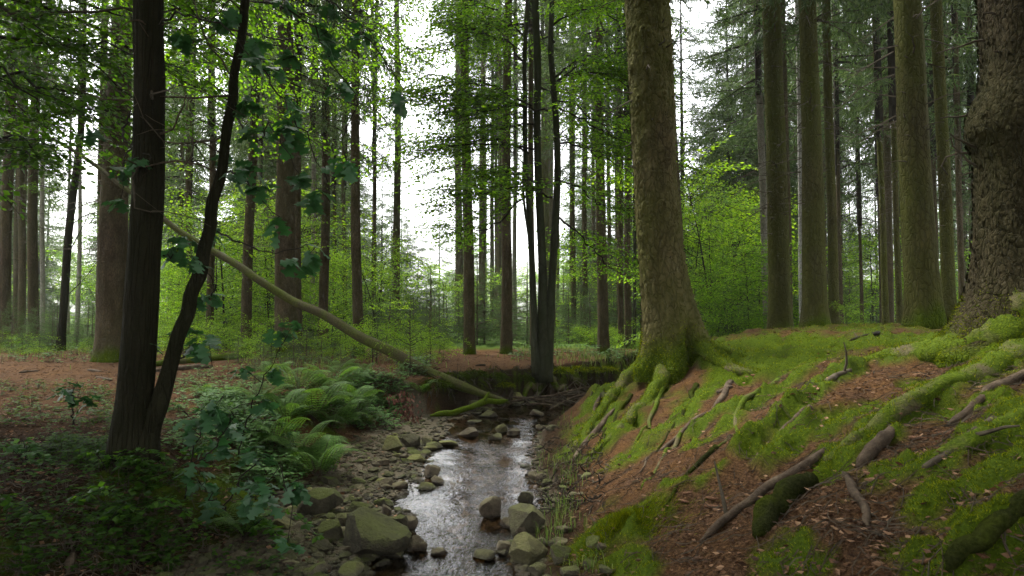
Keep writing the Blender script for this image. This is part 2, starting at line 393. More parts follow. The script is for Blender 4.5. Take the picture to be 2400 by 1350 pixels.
for pl, r in [([(1470,880),(1420,930),(1390,1000)], .30), ([(1700,870),(1640,930),(1560,1000),(1480,1070)], .26), ([(1850,830),(2000,820),(2150,800)], .7), ([(1720,880),(1900,840)], .5),
              ([(1760,950),(1700,1010),(1640,1040)], .16), ([(2000,960),(1950,1000)], .16), ([(2150,900),(2260,890)], .12), ([(2240,960),(2330,940)], .12), ([(1690,1090),(1640,1130)], .08), ([(1800,1290),(1900,1330)], .13),
              ([(2250,1230),(2320,1210)], .12), ([(2140,1290),(2230,1330)], .13), ([(1560,1140),(1600,1130)], .07), ([(1500,1200),(1560,1190)], .10), ([(1440,1310),(1500,1340)], .16), ([(2330,820),(2400,790)], .2)]:
    STROKES.append((Gl(*pl)[:, :2], r, .9))
def moss_mask(x, y, t, side, cy, z):
    nz = fbm(x*1.9, y*1.9, s=61, o=4); nf = fbm(x*7, y*7, s=66, o=2)
    a = np.zeros(x.shape)
    for pl, r, w in STROKES:
        lo = pl.min(0)-3*r; hi = pl.max(0)+3*r
        m = (x > lo[0]) & (x < hi[0]) & (y > lo[1]) & (y < hi[1])
        if np.any(m):
            d = seg_d(x[m], y[m], pl); a[m] = np.maximum(a[m], w*np.exp(-(d/r)**2*1.1))
    right = (side > 0) & (t > .05)
    crest = ss(.9, 1.15, z)*ss(6.0, 7.5, y)*(1-ss(22, 30, y))
    mr = a*1.15 + .42*nz + .38*nf + .55*crest - .34
    lip = np.exp(-((z-.44)/.10)**2)*ss(9.8, 10.6, cy)*(side < 0)*(t < .9)          # moss hanging on the lip of the far bank
    ml = lip*1.0 + .8*nz + .25*nf - .32 - .55*np.exp(-((y-13.5)/3.6)**2)*(t > .8) + .15*ss(6.5, 4.5, y) + .45*np.exp(-((t-1.2)/.5)**2)*ss(11, 9, y) + .75*ss(16.5, 19, y)
    return np.clip(np.where(right, mr, np.where((side < 0) & (t > .85*(cy < 10)+.1), ml, -.1))*2.4, 0, 1)

def mossz(x, y, mk): return mk*(.050*(1-np.abs(fbm(x*5.0, y*5.0, s=70, o=2))*2.6)+.026*fbm(x*13, y*13, s=73, o=2)-.008)
# ------------------------------------------------------------ ground sheet
def build_ground():
    NU, NV = 620, 560
    un = np.linspace(-1, 1, NU); u = 1.15*(.75*un+.25*un**3)
    yv = np.concatenate([[-60, -30, -14, -6, -2, 0, .8], 1.5*(320/1.5)**(np.linspace(0, 1, NV)**1.12)])
    U, Y = np.meshgrid(u, yv); X = U*(np.abs(Y)+1.2)
    X = np.where(Y < 1.5, U*(2.7+np.abs(np.minimum(Y, 0))*1.2), X)
    z, t, side, cy = height(X, Y, True)
    mm = moss_mask(X, Y, t, side, cy, z)
    near = Y < 26
    z = z + near*mossz(X, Y, mm)
    bar = ((side < 0) & (cy < 10.2))
    grav = np.where(t < .02, 1.0, np.where(bar, 1-ss(.7, 1.0, t), 1-ss(.0, .1, t)))
    steep = np.maximum((side < 0)*ss(9.8, 10.6, cy)*(t > 0)*(1-ss(.34, .5, t)), (side < 0)*ss(7.2, 5.2, Y+.8*fbm(X*1.5, Y*1.5, s=83))*ss(.7, 1.0, t)*.95)
    steep = np.maximum(steep, (side > 0)*(t > 0)*(1-ss(.18, .5, t+.12*fbm(X*3, Y*3, s=88)))*.9)
    v = np.stack([X, Y, z], -1).reshape(-1, 3); nc = NU; nr = len(yv)
    i = np.arange(nr-1)[:, None]*nc; j = np.arange(nc-1)[None, :]
    q = np.stack([i+j, i+j+1, i+nc+j+1, i+nc+j], -1).reshape(-1, 4)
    mb = MB(); mb.add(v, quad=q)
    leafy = np.clip(.5*fbm(X*.8, Y*.8, s=80)+.25+.5*(side < 0)*ss(8.5, 6, Y)+.3*(side > 0)*ss(5, 3.6, Y), 0, 1)
    m, n = mat('forest_floor')
    A = {}
    for k in ('moss', 'gravel', 'soil', 'leafy', 'far'):
        at = n.nodes.new('ShaderNodeAttribute'); at.attribute_name = k; A[k] = at.outputs['Fac']
    g = n.nodes.new('ShaderNodeNewGeometry'); pos = g.outputs['Position']
    f1 = noise(n, 55, 5, .75, pos); f2 = noise(n, 220, 3, .7, pos); f3 = noise(n, 6, 4, .6, pos); f4 = noise(n, 1.2, 3, .6, pos)
    needles = mix(n, ramp(n, f2, [(.3, 0), (.7, 1)]), (.034, .016, .006), (.098, .048, .017))
    needles = mix(n, ramp(n, f1, [(.4, 0), (.75, 1)]), needles, (.165, .09, .036))
    needles = mix(n, ramp(n, f3, [(.4, 0), (.65, .8)]), needles, (.06, .034, .02))
    leafc = mix(n, ramp(n, f1, [(.45, 0), (.6, 1)]), (.025, .014, .008), (.12, .07, .036))
    col = mix(n, A['leafy'], needles, leafc)
    soil = mix(n, ramp(n, f1, [(.35, 0), (.7, 1)]), (.012, .008, .005), (.042, .027, .015))
    col = mix(n, A['soil'], col, soil)
    gr = mix(n, ramp(n, f1, [(.3, 0), (.7, 1)]), (.05, .042, .028), (.15, .13, .09))
    col = mix(n, A['gravel'], col, gr)
    mossc = mix(n, ramp(n, f4, [(.35, 0), (.7, .6)]), ramp(n, f1, MOSS), (.045, .07, .012))
    col = mix(n, A['moss'], col, mossc)
    fg = mix(n, ramp(n, f3, [(.35, 0), (.65, 1)]), (.03, .06, .015), (.09, .15, .03))
    col = mix(n, A['far'], col, fg)
    hgt = math_(n, 'ADD', math_(n, 'MULTIPLY', f1, .7), math_(n, 'MULTIPLY', f2, .3))
    finish(m, n, col, .95, hgt, .8, .02, .03)
    o = mb.obj('ground', [m], None, True, attr={'moss': mm.ravel(), 'gravel': grav.ravel(), 'soil': np.clip(steep, 0, 1).ravel(), 'leafy': leafy.ravel(), 'far': ss(17.5, 21, Y+.8*fbm(X*.9, Y*.9, s=84)).ravel()})
    tag(o, kind='structure')
    return o
ground = build_ground()

# ------------------------------------------------------------ water
def build_water():
    m, n = mat('stream_water')
    g = n.nodes.new('ShaderNodeNewGeometry'); pos = g.outputs['Position']
    w1 = noise(n, 9, 3, .55, pos, sc3=(1, .55, 1)); w2 = noise(n, 34, 3, .6, pos, sc3=(1, .6, 1)); w3 = noise(n, 2.0, 2, .5, pos)
    sp = n.nodes.new('ShaderNodeSeparateXYZ'); n.links.new(pos, sp.inputs[0])
    rif = ramp(n, w3, [(.38, 0), (.62, 1)])
    near = math_(n, 'MULTIPLY', math_(n, 'SUBTRACT', 5.6, sp.outputs[1]), .55, True)          # fast riffle below the pool
    hh = math_(n, 'ADD', math_(n, 'MULTIPLY', w1, .55), math_(n, 'MULTIPLY', w2, .35))
    hh = math_(n, 'MULTIPLY', hh, math_(n, 'ADD', math_(n, 'MULTIPLY', near, .9), math_(n, 'ADD', .30, math_(n, 'MULTIPLY', rif, .6))))
    bp = n.nodes.new('ShaderNodeBump'); bp.inputs['Strength'].default_value = .5; bp.inputs['Distance'].default_value = .03; n.links.new(hh, bp.inputs['Height'])
    fr = n.nodes.new('ShaderNodeFresnel'); fr.inputs['IOR'].default_value = 1.34; n.links.new(bp.outputs[0], fr.inputs['Normal'])
    gl = n.nodes.new('ShaderNodeBsdfGlossy'); gl.inputs['Roughness'].default_value = .03; n.links.new(bp.outputs[0], gl.inputs['Normal'])
    tr = n.nodes.new('ShaderNodeBsdfTransparent'); tr.inputs[0].default_value = (.72, .56, .40, 1)
    mx = n.nodes.new('ShaderNodeMixShader'); n.links.new(fr.outputs[0], mx.inputs[0]); n.links.new(tr.outputs[0], mx.inputs[1]); n.links.new(gl.outputs[0], mx.inputs[2])
    out = n.nodes.new('ShaderNodeOutputMaterial'); n.links.new(mx.outputs[0], out.inputs[0])
    c = smoothpath(CH[1:-1], 140); T = np.gradient(c, axis=0); T /= np.linalg.norm(T, axis=1)[:, None]; Nn = np.stack([T[:, 1], -T[:, 0]], -1)
    K = 9; s = np.linspace(-1.25, 1.15, K)
    XY = c[:, None, :]+Nn[:, None, :]*s[None, :, None]
    v = np.concatenate([XY, np.zeros(XY.shape[:2]+(1,))], -1).reshape(-1, 3)
    v[:, 2] = .004*vnoise(v[:, 0]*3, v[:, 1]*3, s=90)
    i = np.arange(139)[:, None]*K; j = np.arange(K-1)[None, :]
    mb = MB(); mb.add(v, quad=np.stack([i+j, i+j+1, i+K+j+1, i+K+j], -1).reshape(-1, 4))
    tag(mb.obj('stream_water', [m], None, True), kind='structure')
build_water()

# ------------------------------------------------------------ building blocks of vegetation (arrays, origin at the joint, growing along +X)
def rotm(rx=0, ry=0, rz=0):
    return np.array(Matrix.Rotation(rz, 3, 'Z') @ Matrix.Rotation(ry, 3, 'Y') @ Matrix.Rotation(rx, 3, 'X'))
def slivers(base, dirv, length, width, rng, m=0, jit=.5):
    """one narrow triangle per base point"""
    n = len(base); base = np.asarray(base); d = dirv/np.linalg.norm(dirv, axis=1)[:, None]
    r = rng.normal(size=(n, 3)); w = np.cross(d, r); w /= np.linalg.norm(w, axis=1)[:, None]+1e-9
    L = np.broadcast_to(length, (n,))[:, None]; Wd = np.broadcast_to(width, (n,))[:, None]
    v = np.stack([base-w*Wd*.5, base+w*Wd*.5, base+d*L+r*.08*L*jit], 1).reshape(-1, 3)
    return v, np.arange(3*n).reshape(-1, 3), np.zeros((0,4), int), np.full(n, m), np.zeros(0, int)
def leaves(base, dirv, up, L, Wd, m=0, fold=.12):
    """diamond leaves folded along the midrib: base, left, tip, right"""
    n = len(base); d = dirv/np.linalg.norm(dirv, axis=1)[:, None]
    s = np.cross(d, up); s /= np.linalg.norm(s, axis=1)[:, None]+1e-9; nn = np.cross(s, d)
    L = np.broadcast_to(L, (n,))[:, None]; Wd = np.broadcast_to(Wd, (n,))[:, None]
    a = base; tip = base+d*L-nn*L*.10; mid = base+d*L*.48
    v = np.stack([a, mid+s*Wd*.5-nn*Wd*fold, tip, mid-s*Wd*.5-nn*Wd*fold], 1).reshape(-1, 3)
    k = np.arange(n)[:, None]*4
    return v, np.concatenate([k+np.array([[0,1,2]]), k+np.array([[0,2,3]])]), np.zeros((0,4), int), np.full(2*n, m), np.zeros(0, int)
def spruce_branch(rng, L=1.0, droop=.35, twigs=13, ns=12, nl=.07, nw=.013, upcurl=.15):
    """stem (material 0) and needled twigs (material 1)"""
    mb = MB(); t = np.linspace(0, 1, 6)
    def cur(t): return np.stack([t*L, .05*L*np.sin(t*5+rng.uniform(0, 6))*0+0*t, -droop*L*t**1.4*(1-.0*t)+upcurl*L*t**3], -1)
    mb.place(tube(cur(t), np.linspace(.014, .003, 6)*L**.5, 3, False, 0))
    B = []; D = []
    for k in range(twigs):
        f = .18+.8*k/twigs
        for s in (-1, 1):
            tl = L*(.42*(1-f)+.10)*rng.uniform(.7, 1.15); a = math.radians(rng.uniform(38, 62))
            p0 = cur(np.array([f]))[0]; d = np.array([math.cos(a), s*math.sin(a), -rng.uniform(.25, 1.15)]); d /= np.linalg.norm(d)
            u = rng.uniform(0.05, 1, max(3, int(ns*tl/(.45*L)+2)))[:, None]
            B.append(p0+d*tl*u+np.array([0,0,-.35])*tl*u**2); dd = np.repeat(d[None], len(u), 0)+rng.normal(size=(len(u), 3))*.8; dd[:, 2] -= .25; D.append(dd)
    f = rng.uniform(.2, 1, twigs*2); B.append(cur(f)); D.append(rng.normal(size=(len(f), 3))*.5+np.array([.7, 0, 0]))
    B = np.concatenate(B); D = np.concatenate(D)
    mb.place(slivers(B, D, nl*rng.uniform(.7, 1.5, len(B)), nw, rng, 1))
    return mb.arrays()
def needle_crown(rng, Ht=14.0, R=2.6, gap=.5, per=5, droop=.4, top=.15, sparse=0.15, **kw):
    br = [spruce_branch(rng, 1.0, droop+rng.uniform(-.12, .12), **kw) for _ in range(7)]
    mb = MB(); z = .0
    while z < Ht:
        f = z/Ht; r = R*((1-f)**.8*(1-top)+top)*min(1, .55+f*3)
        for k in range(per):
            if rng.random() < sparse: continue
            az = rng.uniform(0, 2*PI); sc = r*rng.uniform(.65, 1.15); el = rng.uniform(-.12, .25)+.35*f
            M = rotm(rng.uniform(-.3, .3), -el, az)*sc
            mb.place(br[rng.integers(7)], M, (0, 0, z+rng.uniform(-.2, .2)))
        z += gap*rng.uniform(.8, 1.2)*(1-.35*f)
    mb.place(tube([(0,0,-.3), (0,0,Ht*.5), (0,0,Ht*1.02)], [.09*R/2.6, .06*R/2.6, .008], 5, False, 0))
    return mb
def dead_twigs(rng, Ht=8.0, n=60, Lm=1.0, rr=.15):
    mb = MB()
    for _ in range(n):
        z = Ht*rng.uniform(.12, 1)**.8; az = rng.uniform(0, 2*PI); L = Lm*rng.uniform(.15, 1)**1.4*(.4+z/Ht); el = rng.uniform(-.5, .35)
        d = np.array([math.cos(az)*math.cos(el), math.sin(az)*math.cos(el), math.sin(el)])
        p0 = np.array([math.cos(az)*rr, math.sin(az)*rr, z]); pts = [p0]
        for k in range(4): d = d+rng.normal(size=3)*.13+np.array([0, 0, -.10]); pts.append(pts[-1]+d/np.linalg.norm(d)*L/4)
        mb.place(tube(pts, np.linspace(.012, .0035, 5), 3, False))
        if L > .4:
            for q in range(int(L*5)):
                i = rng.integers(1, 4); dd = d+rng.normal(size=3)*.8; mb.place(tube([pts[i], pts[i]+dd/np.linalg.norm(dd)*L*.28], [.004, .002], 3, False))
    return mb
def spray(rng, L=1.5, tw=13, lf=11, ll=.075, m_st=0, m_lf=1, droop=.12, jit=.45, dj=.18):
    """flat fan of beech leaves on fine twigs"""
    mb = MB(); t = np.linspace(0, 1, 6)
    cur = lambda t: np.stack([t*L, .04*L*np.sin(t*7), -droop*L*t**2], -1)
    mb.place(tube(cur(t), np.linspace(.008, .002, 6), 3, False, m_st))
    B = []; D = []
    for k in range(tw):
        f = .08+.9*k/tw; s = 1 if k % 2 else -1; a = math.radians(rng.uniform(35, 60)); tl = L*(.5*(1-f)+.12)*rng.uniform(.7, 1.2)
        p0 = cur(np.array([f]))[0]; d = np.array([math.cos(a), s*math.sin(a), rng.uniform(-dj, dj*.6)])
        mb.place(tube([p0, p0+d*tl], [.003, .0015], 3, False, m_st))
        c = max(3, int(lf*tl/(.5*L)))
        for q in range(c):
            g = (q+.7)/c; ss_ = 1 if q % 2 else -1; b = math.atan2(d[1], d[0])+ss_*rng.uniform(.5, 1.1)
            B.append(p0+d*tl*g+rng.normal(size=3)*.012); D.append((math.cos(b), math.sin(b), rng.uniform(-.6, .15)))
    B = np.array(B); D = np.array(D); up = np.array([0, 0, 1.0])+rng.normal(size=(len(B), 3))*jit
    l = ll*rng.uniform(.65, 1.2, len(B))
    mb.place(leaves(B, D, up, l, l*.68, m_lf))
    return mb.arrays()
R1 = np.random.default_rng(5)
def realise(rng, parts, placements):
    mb = MB()
    for k, M, o in placements: mb.place(parts[k], M, o)
    return mb
def bushy(rng, sprays, Ht, R, n, low=.1, upright=.25, sc=(.5, 1.0)):
    """crown of leafy fans round a thin stem"""
    mb = MB(); lean = rng.normal(size=2)*.05
    st = np.array([(lean[0]*z*z, lean[1]*z*z, z) for z in np.linspace(0, Ht*.96, 7)])
    mb.place(tube(st, np.linspace(.012*Ht**.7, .004, 7), 5, False, 0))
    for k in range(n):
        z = Ht*(low+(1-low)*rng.random()); f = z/Ht; az = rng.uniform(0, 2*PI); r = R*(1-f*.72)*rng.uniform(.15, .75)
        c = np.array([math.cos(az), math.sin(az), 0]); p = np.array([np.interp(z, st[:, 2], st[:, 0]), np.interp(z, st[:, 2], st[:, 1]), z])
        q = p+c*r+np.array([0, 0, upright*r])
        mb.place(tube([p-np.array([0,0,.15*r]), p+c*r*.5, q], [.008, .006, .004], 3, False, 0))
        mb.place(sprays[rng.integers(len(sprays))], rotm(rng.uniform(-.6, .6), rng.uniform(-.4, .3), az+rng.uniform(-.6, .6))*rng.uniform(*sc), q)
    return mb
SPR = [spray(R1) for _ in range(3)]
BSPR = [spray(R1, jit=1.1, dj=.6, droop=.3) for _ in range(3)]
SPRAY_ME = [MB() for _ in SPR]
for a, b in zip(SPRAY_ME, SPR): a.place(b)
SPRAY_ME = [a.mesh('leafy_branch', [TWIGD, BEECH]) for a in SPRAY_ME]
CROWN_ME = [needle_crown(R1, twigs=11, ns=9, nl=.10, nw=.020).mesh('needle_crown', [TWIGD, NEEDLE]) for _ in range(3)]
CROWN_SP = [needle_crown(R1, 12, 2.6, .75, 4, .45, sparse=.3, twigs=12, ns=10, nl=.09, nw=.015).mesh('needle_crown_sparse', [TWIGD, NEEDLE]) for _ in range(2)]
YOUNG_ME = [needle_crown(R1, 2.0, .85, .13, 6, .12, .08, twigs=9, ns=7, nl=.065, nw=.013, upcurl=.1).mesh('young_crown', [TWIG, NEEDLEF]) for _ in range(3)]
DEAD_ME = [dead_twigs(R1).mesh('dead_twigs', [TWIG]) for _ in range(3)]
DEADS_ME = [dead_twigs(R1, 8, 75, .35, .13).mesh('dead_stubs', [TWIG]) for _ in range(2)]
BUSH_ME = [bushy(R1, SPR[:2]+BSPR[:1], 4.2, 2.0, 46, .06, .3, (.5, 1.25)).mesh('bush', [TWIGD, BRIGHT]) for _ in range(3)]
BUSHG_ME = [bushy(R1, SPR[:1]+BSPR[:2], 4.2, 1.9, 50, .06, .3, (.5, 1.2)).mesh('bush_green', [TWIGD, BEECH]) for _ in range(2)]
LOWB_ME = [bushy(R1, BSPR, 1.1, .8, 16, .15, .2, (.28, .5)).mesh('low_bush', [TWIGD, BRIGHT]) for _ in range(3)]

# ------------------------------------------------------------ trees
TOPH = 23.0
def trunk_arrays(path, rad, k, rng, rough=.02, flare=0, lobes=5, ph=0, dz=None):
    nn = len(path)
    def disp(th, n):
        z = path[:, 2]-path[0, 2]
        f = 1+flare*np.exp(-np.clip(z, 0, None)/.28)[:, None]*(1+.45*np.cos(lobes*th+ph)+.25*np.cos(2*th+ph*2))[None, :]
        f = f+rough*vnoise(np.cos(th)[None, :]*2.2, np.sin(th)[None, :]*2.2, z[:, None]*1.3+ph, s=7)+rough*.6*vnoise(np.cos(th)[None, :]*6, np.sin(th)[None, :]*6, z[:, None]*6+ph, s=8)
        return f
    return tube(path, rad, k, True, 0, disp)
def tree_path(px0, py0, px1, py1, Y, H_top, zb, sag=0):
    a = P(px0, py0, Y); b = P(px1, py1, Y); dxdz = (b[0]-a[0])/max(.3, b[2]-a[2])
    x0 = a[0]
    return x0, dxdz
def spruce(px0, py0, w0, px1, w1, label, Y=None, py1=0, bark=BARK_BROWN, crown=None, cs=8.0, dead=1.0, group=None, name='spruce_tree', Htop=None, k=12, extra=0, ring=46, flare=.35, kind='spruce'):
    """w0, w1: trunk widths in pixels of the photo at the lower and the upper sighting"""
    if Y is None: g = G(px0, py0); Y = g[1]
    a = P(px0, py0, Y); b = P(px1, py1, Y); dxdz = (b[0]-a[0])/(b[2]-a[2])
    zb = H(a[0], Y)-.06
    x0 = a[0]+(zb-a[2])*dxdz; r0 = w0*Y/FPX/2; r1 = w1*Y/FPX/2
    HT = Htop or TOPH*random.uniform(.9, 1.1)
    z = np.concatenate([np.linspace(0, 1.0, 10), np.linspace(1.0, HT, ring)[1:]])
    zr = np.array([0, b[2]-zb, HT]); rr = np.array([r0, min(r1, r0*.96), .03])
    if b[2]-zb > HT*.6: rr[1] = r0*.6
    rad = np.interp(z, zr, rr); rng = np.random.default_rng(int(abs(px0*7+Y*13)))
    xs = dxdz*z*np.where(z > b[2]-zb, 1, 1); ph = rng.uniform(0, 6)
    path = np.stack([xs+.03*np.sin(z*.5+ph)*ss(0, 3, z), .04*np.sin(z*.4+ph), z], -1)
    t = thing(name, label, 'tree', (x0, Y, zb), group)
    mb = MB(); mb.place(trunk_arrays(path, rad, k, rng, .045, flare, rng.integers(4, 7), ph)); mb.obj('trunk', [bark], t, True)
    if dead > 0:
        o = link('dead_branch', random.choice(DEAD_ME if dead >= 1 else DEADS_ME), t, (0, 0, .5)); ks = max(.7, r0*.82/.14); o.scale = (ks, ks, min(1.4, cs/8.0*1.05)); o.rotation_euler = (0, math.atan(dxdz), 0)
        tag(o, kind='stuff')
    if crown is not None:
        cm = random.choice(CROWN_ME if crown == 1 else CROWN_SP)
        o = link('crown', cm, t, (dxdz*cs, 0, cs)); s = random.uniform(.85, 1.15)
        o.rotation_euler = (0, math.atan(dxdz), random.uniform(0, 6.28)); o.scale = (s, s, (HT-cs)/13.5); tag(o, kind='stuff')
    return t, path, r0
def ground_root(pts, r0, r1, parent, name='root', m=MOSSWOOD, lift=0.3, k=9, org=None, n=16, seedv=0):
    p = smoothpath(pts, n); p[:, 2] = height(p[:, 0], p[:, 1])
    rad = np.linspace(r0, r1, n); p[:, 2] += rad*lift
    p[:, 0] += .03*vnoise(p[:, 0]*4, p[:, 1]*4, s=seedv)
    if org is not None: p = p-np.array(org)
    mb = MB(); mb.place(tube(p, rad, k, True, 0, lambda th, q: 1+.16*vnoise(np.cos(th)[None, :]*1.5, np.sin(th)[None, :]*1.5, np.arange(q)[:, None]*.6, s=seedv)))
    return mb.obj(name, [m], parent, True)

# --- the big spruce on the mossy mound
FUZZ = []      # world-space surfaces that carry moss blades: (points, normals)
def big_tree(label, name, Y, prof, roots, bark, flare_lobes, K=220, NR=520, HT=24, hollow=None, bulge=None, dispA=.011, crown=True, zmin=-.1, cell=(13, 13, 9), knots=()):
    """prof: list of (py, px_left, px_right) edges in the photo"""
    zs = []; cx = []; rs = []
    for py, l, r in prof:
        a = P(l, py, Y); b = P(r, py, Y); zs.append(a[2]); cx.append((a[0]+b[0])/2); rs.append((b[0]-a[0])/2)
    zs, cx, rs = map(np.array, (zs, cx, rs)); o = np.argsort(zs); zs, cx, rs = zs[o], cx[o], rs[o]
    zb = H(cx[0], Y)-.02; x0 = cx[0]
    sl = (cx[-1]-cx[-2])/(zs[-1]-zs[-2])
    zz = np.concatenate([np.linspace(zb-.15, zs[-1]+.3, NR), np.linspace(zs[-1]+.6, zb+HT, 30)])
    pc = np.interp(zz, zs, cx); pc = np.where(zz > zs[-1], cx[-1]+sl*(zz-zs[-1]), pc)
    pr = np.interp(zz, zs, rs); pr = np.where(zz > zs[-1], rs[-1]*(1-(zz-zs[-1])/(zb+HT-zs[-1]))+.02, pr)
    kk = np.ones(9)/9; pc[4:NR-4] = np.convolve(pc[:NR], kk, 'same')[4:-4]; pr[4:NR-4] = np.convolve(pr[:NR], kk, 'same')[4:-4]
    path = np.stack([pc-x0, np.zeros_like(zz), zz-zb], -1)
    th = np.arange(K)*2*PI/K; TH, Z = np.meshgrid(th, zz-zb)
    cxm, sxm = np.cos(TH), np.sin(TH); R = pr[:, None]*np.ones_like(TH)
    f = np.exp(-np.clip(Z, 0, None)/.27)
    for az, amp, wd in flare_lobes: R = R+amp*f*np.exp(-(np.angle(np.exp(1j*(TH-az)))/wd)**2)
    if hollow: az, amp, wd, hh = hollow; R = R-amp*np.exp(-(np.angle(np.exp(1j*(TH-az)))/wd)**2)*np.exp(-(Z/hh)**2)
    if bulge:
        for az, zc, amp, wa, wz in bulge: R = R+amp*np.exp(-(np.angle(np.exp(1j*(TH-az)))/wa)**2-((Z-zc)/wz)**2)
    for kx, ky in knots:
        kz = CAM[2]+(P(kx, ky, Y)[2]-CAM[2])-zb; off = np.clip((P(kx, ky, Y)[0]-np.interp(kz+zb, zs, cx))/np.interp(kz+zb, zs, rs), -.95, .95); az = 1.5*PI+math.asin(off)
        dd = (np.angle(np.exp(1j*(TH-az)))/.17)**2+((Z-kz)/.055)**2; R = R+.040*np.exp(-dd)-.045*np.exp(-dd*9)
    R = R*(1+.035*vnoise(cxm*1.8, sxm*1.8, Z*1.1, s=91)+.02*vnoise(cxm*5, sxm*5, Z*4, s=92))
    X3, Y3 = R*cxm, R*sxm
    w = .10*vnoise(X3*9, Y3*9, Z*9, s=95)
    f1, f2, idv = worley(X3*cell[0]+w*4, Y3*cell[1]-w*3, Z*cell[2]+w*5, s=97)
    plate = ss(.02, .22, f2-f1)*(.45+.55*idv)
    R = R+dispA*(plate-.4)+.003*vnoise(X3*45, Y3*45, Z*45, s=99)
    V = np.stack([path[:, 0][:, None]+R*cxm, R*sxm, Z], -1); nr = len(zz)
    i = np.arange(nr-1)[:, None]*K; j = np.arange(K)[None, :]; j2 = (j+1) % K
    t = thing(name, label, 'tree', (x0, Y, zb))
    mb = MB(); mb.add(V.reshape(-1, 3), quad=np.stack([i+j, i+j2, i+K+j2, i+K+j], -1).reshape(-1, 4)); mb.obj('trunk', [bark], t, True)
    # loose bark scales standing off the trunk
    rng = np.random.default_rng(3); n = 2600
    ii = rng.integers(int(NR*.03), NR-2, n); jj = rng.integers(0, K, n)
    c = V[ii, jj]; nd = np.stack([cxm[ii, jj], sxm[ii, jj], np.zeros(n)], -1); tg = np.stack([-nd[:, 1], nd[:, 0], nd[:, 2]], -1)
    s = rng.uniform(.008, .019, n)[:, None]; upv = np.array([[0, 0, 1.0]])
    v = np.stack([c+nd*.004-tg*s*.8-upv*s, c+nd*(.010+s*.3)+tg*s*.9-upv*s*.8, c+nd*(.008+s*.4)+tg*s*.7+upv*s, c+nd*.005-tg*s*.9+upv*s*.7], 1).reshape(-1, 3)
    fb = MB(); fb.add(v, quad=np.arange(4*n).reshape(-1, 4)); tag(fb.obj('bark_scale', [bark], t), kind='stuff')
    org = np.array([x0, Y, zb])
    # moss fuzz on the foot of the trunk
    m = (zz-zb < .55); Vf = (V[m]+org).reshape(-1, 3); nf = np.stack([cxm[m], sxm[m], .25+0*sxm[m]], -1).reshape(-1, 3)
    zf = Z[m].ravel(); keep = rng.random(len(Vf)) < np.clip(1.15-zf/.42+.5*vnoise(Vf[:, 0]*5, Vf[:, 1]*5, Vf[:, 2]*5, s=14), 0, 1)*.75
    FUZZ.append((Vf[keep], nf[keep]))
    for q, (g, r0, r1) in enumerate(roots):
        p = g.copy(); start = np.array([[x0+(g[0][0]-x0)*.30, Y+(g[0][1]-Y)*.30-.05, 0]]); p = np.concatenate([start, p])
        n = 26; pp = smoothpath(p, n); gz = height(pp[:, 0], pp[:, 1]); u = np.linspace(0, 1, n)
        bh, bw_ = (.30, .40) if (Y < 6 and q == 0) else ((.22, .22) if Y < 6 else (.30, .36)); rad = r1+(r0-r1)*(1-u)**.85; pp[:, 2] = gz-rad*(.05+.25*u)+bh*np.exp(-(u/bw_)**2)
        pp = pp-org
        dfn = lambda th, nq, q=q: 1+.20*vnoise(np.cos(th)[None, :]*1.2, np.sin(th)[None, :]*1.2, np.arange(nq)[:, None]*.10+q*9, s=12)+.1*vnoise(np.cos(th)[None, :]*5, np.sin(th)[None, :]*5, np.arange(nq)[:, None]*.6+q*9, s=13)
        pp2 = smoothpath(pp, 90); rad2 = np.interp(np.linspace(0, 1, 90), u, rad)
        arr = tube(pp2, rad2, 20, True, 0, dfn); rb = MB(); rb.place(arr); rb.obj('root', [MOSSWOOD], t, True)
        vv = arr[0][:90*20]; cc = np.repeat(pp2, 20, 0); nn_ = vv-cc; nn_ /= np.linalg.norm(nn_, axis=1)[:, None]+1e-9
        for rep in range(2):
            jt = vv+RNG.normal(size=vv.shape)*.012; kp = (nn_[:, 2] > -.1) & (fbm((jt+org)[:, 0]*4, (jt+org)[:, 1]*4, s=18) > -.42)
            FUZZ.append(((jt+org)[kp], nn_[kp]+np.array([0, 0, .4])))
    # broken branch stubs and dead twigs
    for q in range(44):
        k_ = rng.integers(int(NR*.25), NR-3); a = rng.integers(0, K); c = V[k_, a]; d = np.array([cxm[k_, a], sxm[k_, a], rng.uniform(-.5, .5)]); L = rng.uniform(.04, .5)**1.0*rng.choice([.3, 1])
        pts = [c-d*.02]
        for e in range(4): d = d+rng.normal(size=3)*.2; pts.append(pts[-1]+d/np.linalg.norm(d)*L/4)
        sb = MB(); sb.place(tube(pts, np.linspace(.011, .004, 5), 5)); sb.obj('dead_branch', [TWIG], t)
    if crown:
        for q in range(2):
            o = link('crown', CROWN_SP[q], t, (path[-1, 0]*.42, 0, 8.6+q*.3)); o.rotation_euler = (0, 0, q*2); o.scale = (1.1, 1.1, 1.08); tag(o, kind='stuff')
    return t
BIGY = G(1560, 862)[1]
BIGT = big_tree('massive spruce with scaly bark and mossy flared roots at the top of the stream bank', 'spruce_tree', BIGY,
    [(-60,1464,1564),(0,1466,1567),(100,1470,1573),(200,1476,1577),(300,1480,1580),(400,1485,1583),(500,1490,1591),(600,1497,1601),(650,1501,1610),(700,1504,1620),(750,1506,1632),(800,1505,1640),(850,1500,1650),(880,1498,1655)],
    ROOTPATHS[:4], BARK_BIG, [(PI*1.18, .16, .35), (PI*1.45, .16, .3), (-.15, .26, .35), (PI*1.85, .18, .3), (PI*.6, .1, .5)], hollow=(PI*1.66, .26, .18, .34), dispA=.010, cell=(11, 11, 7.5), knots=[(1500,90),(1478,165),(1545,238),(1492,242),(1520,408),(1543,488),(1505,330),(1560,160),(1530,20),(1575,500),(1500,560)])
RY = 4.9
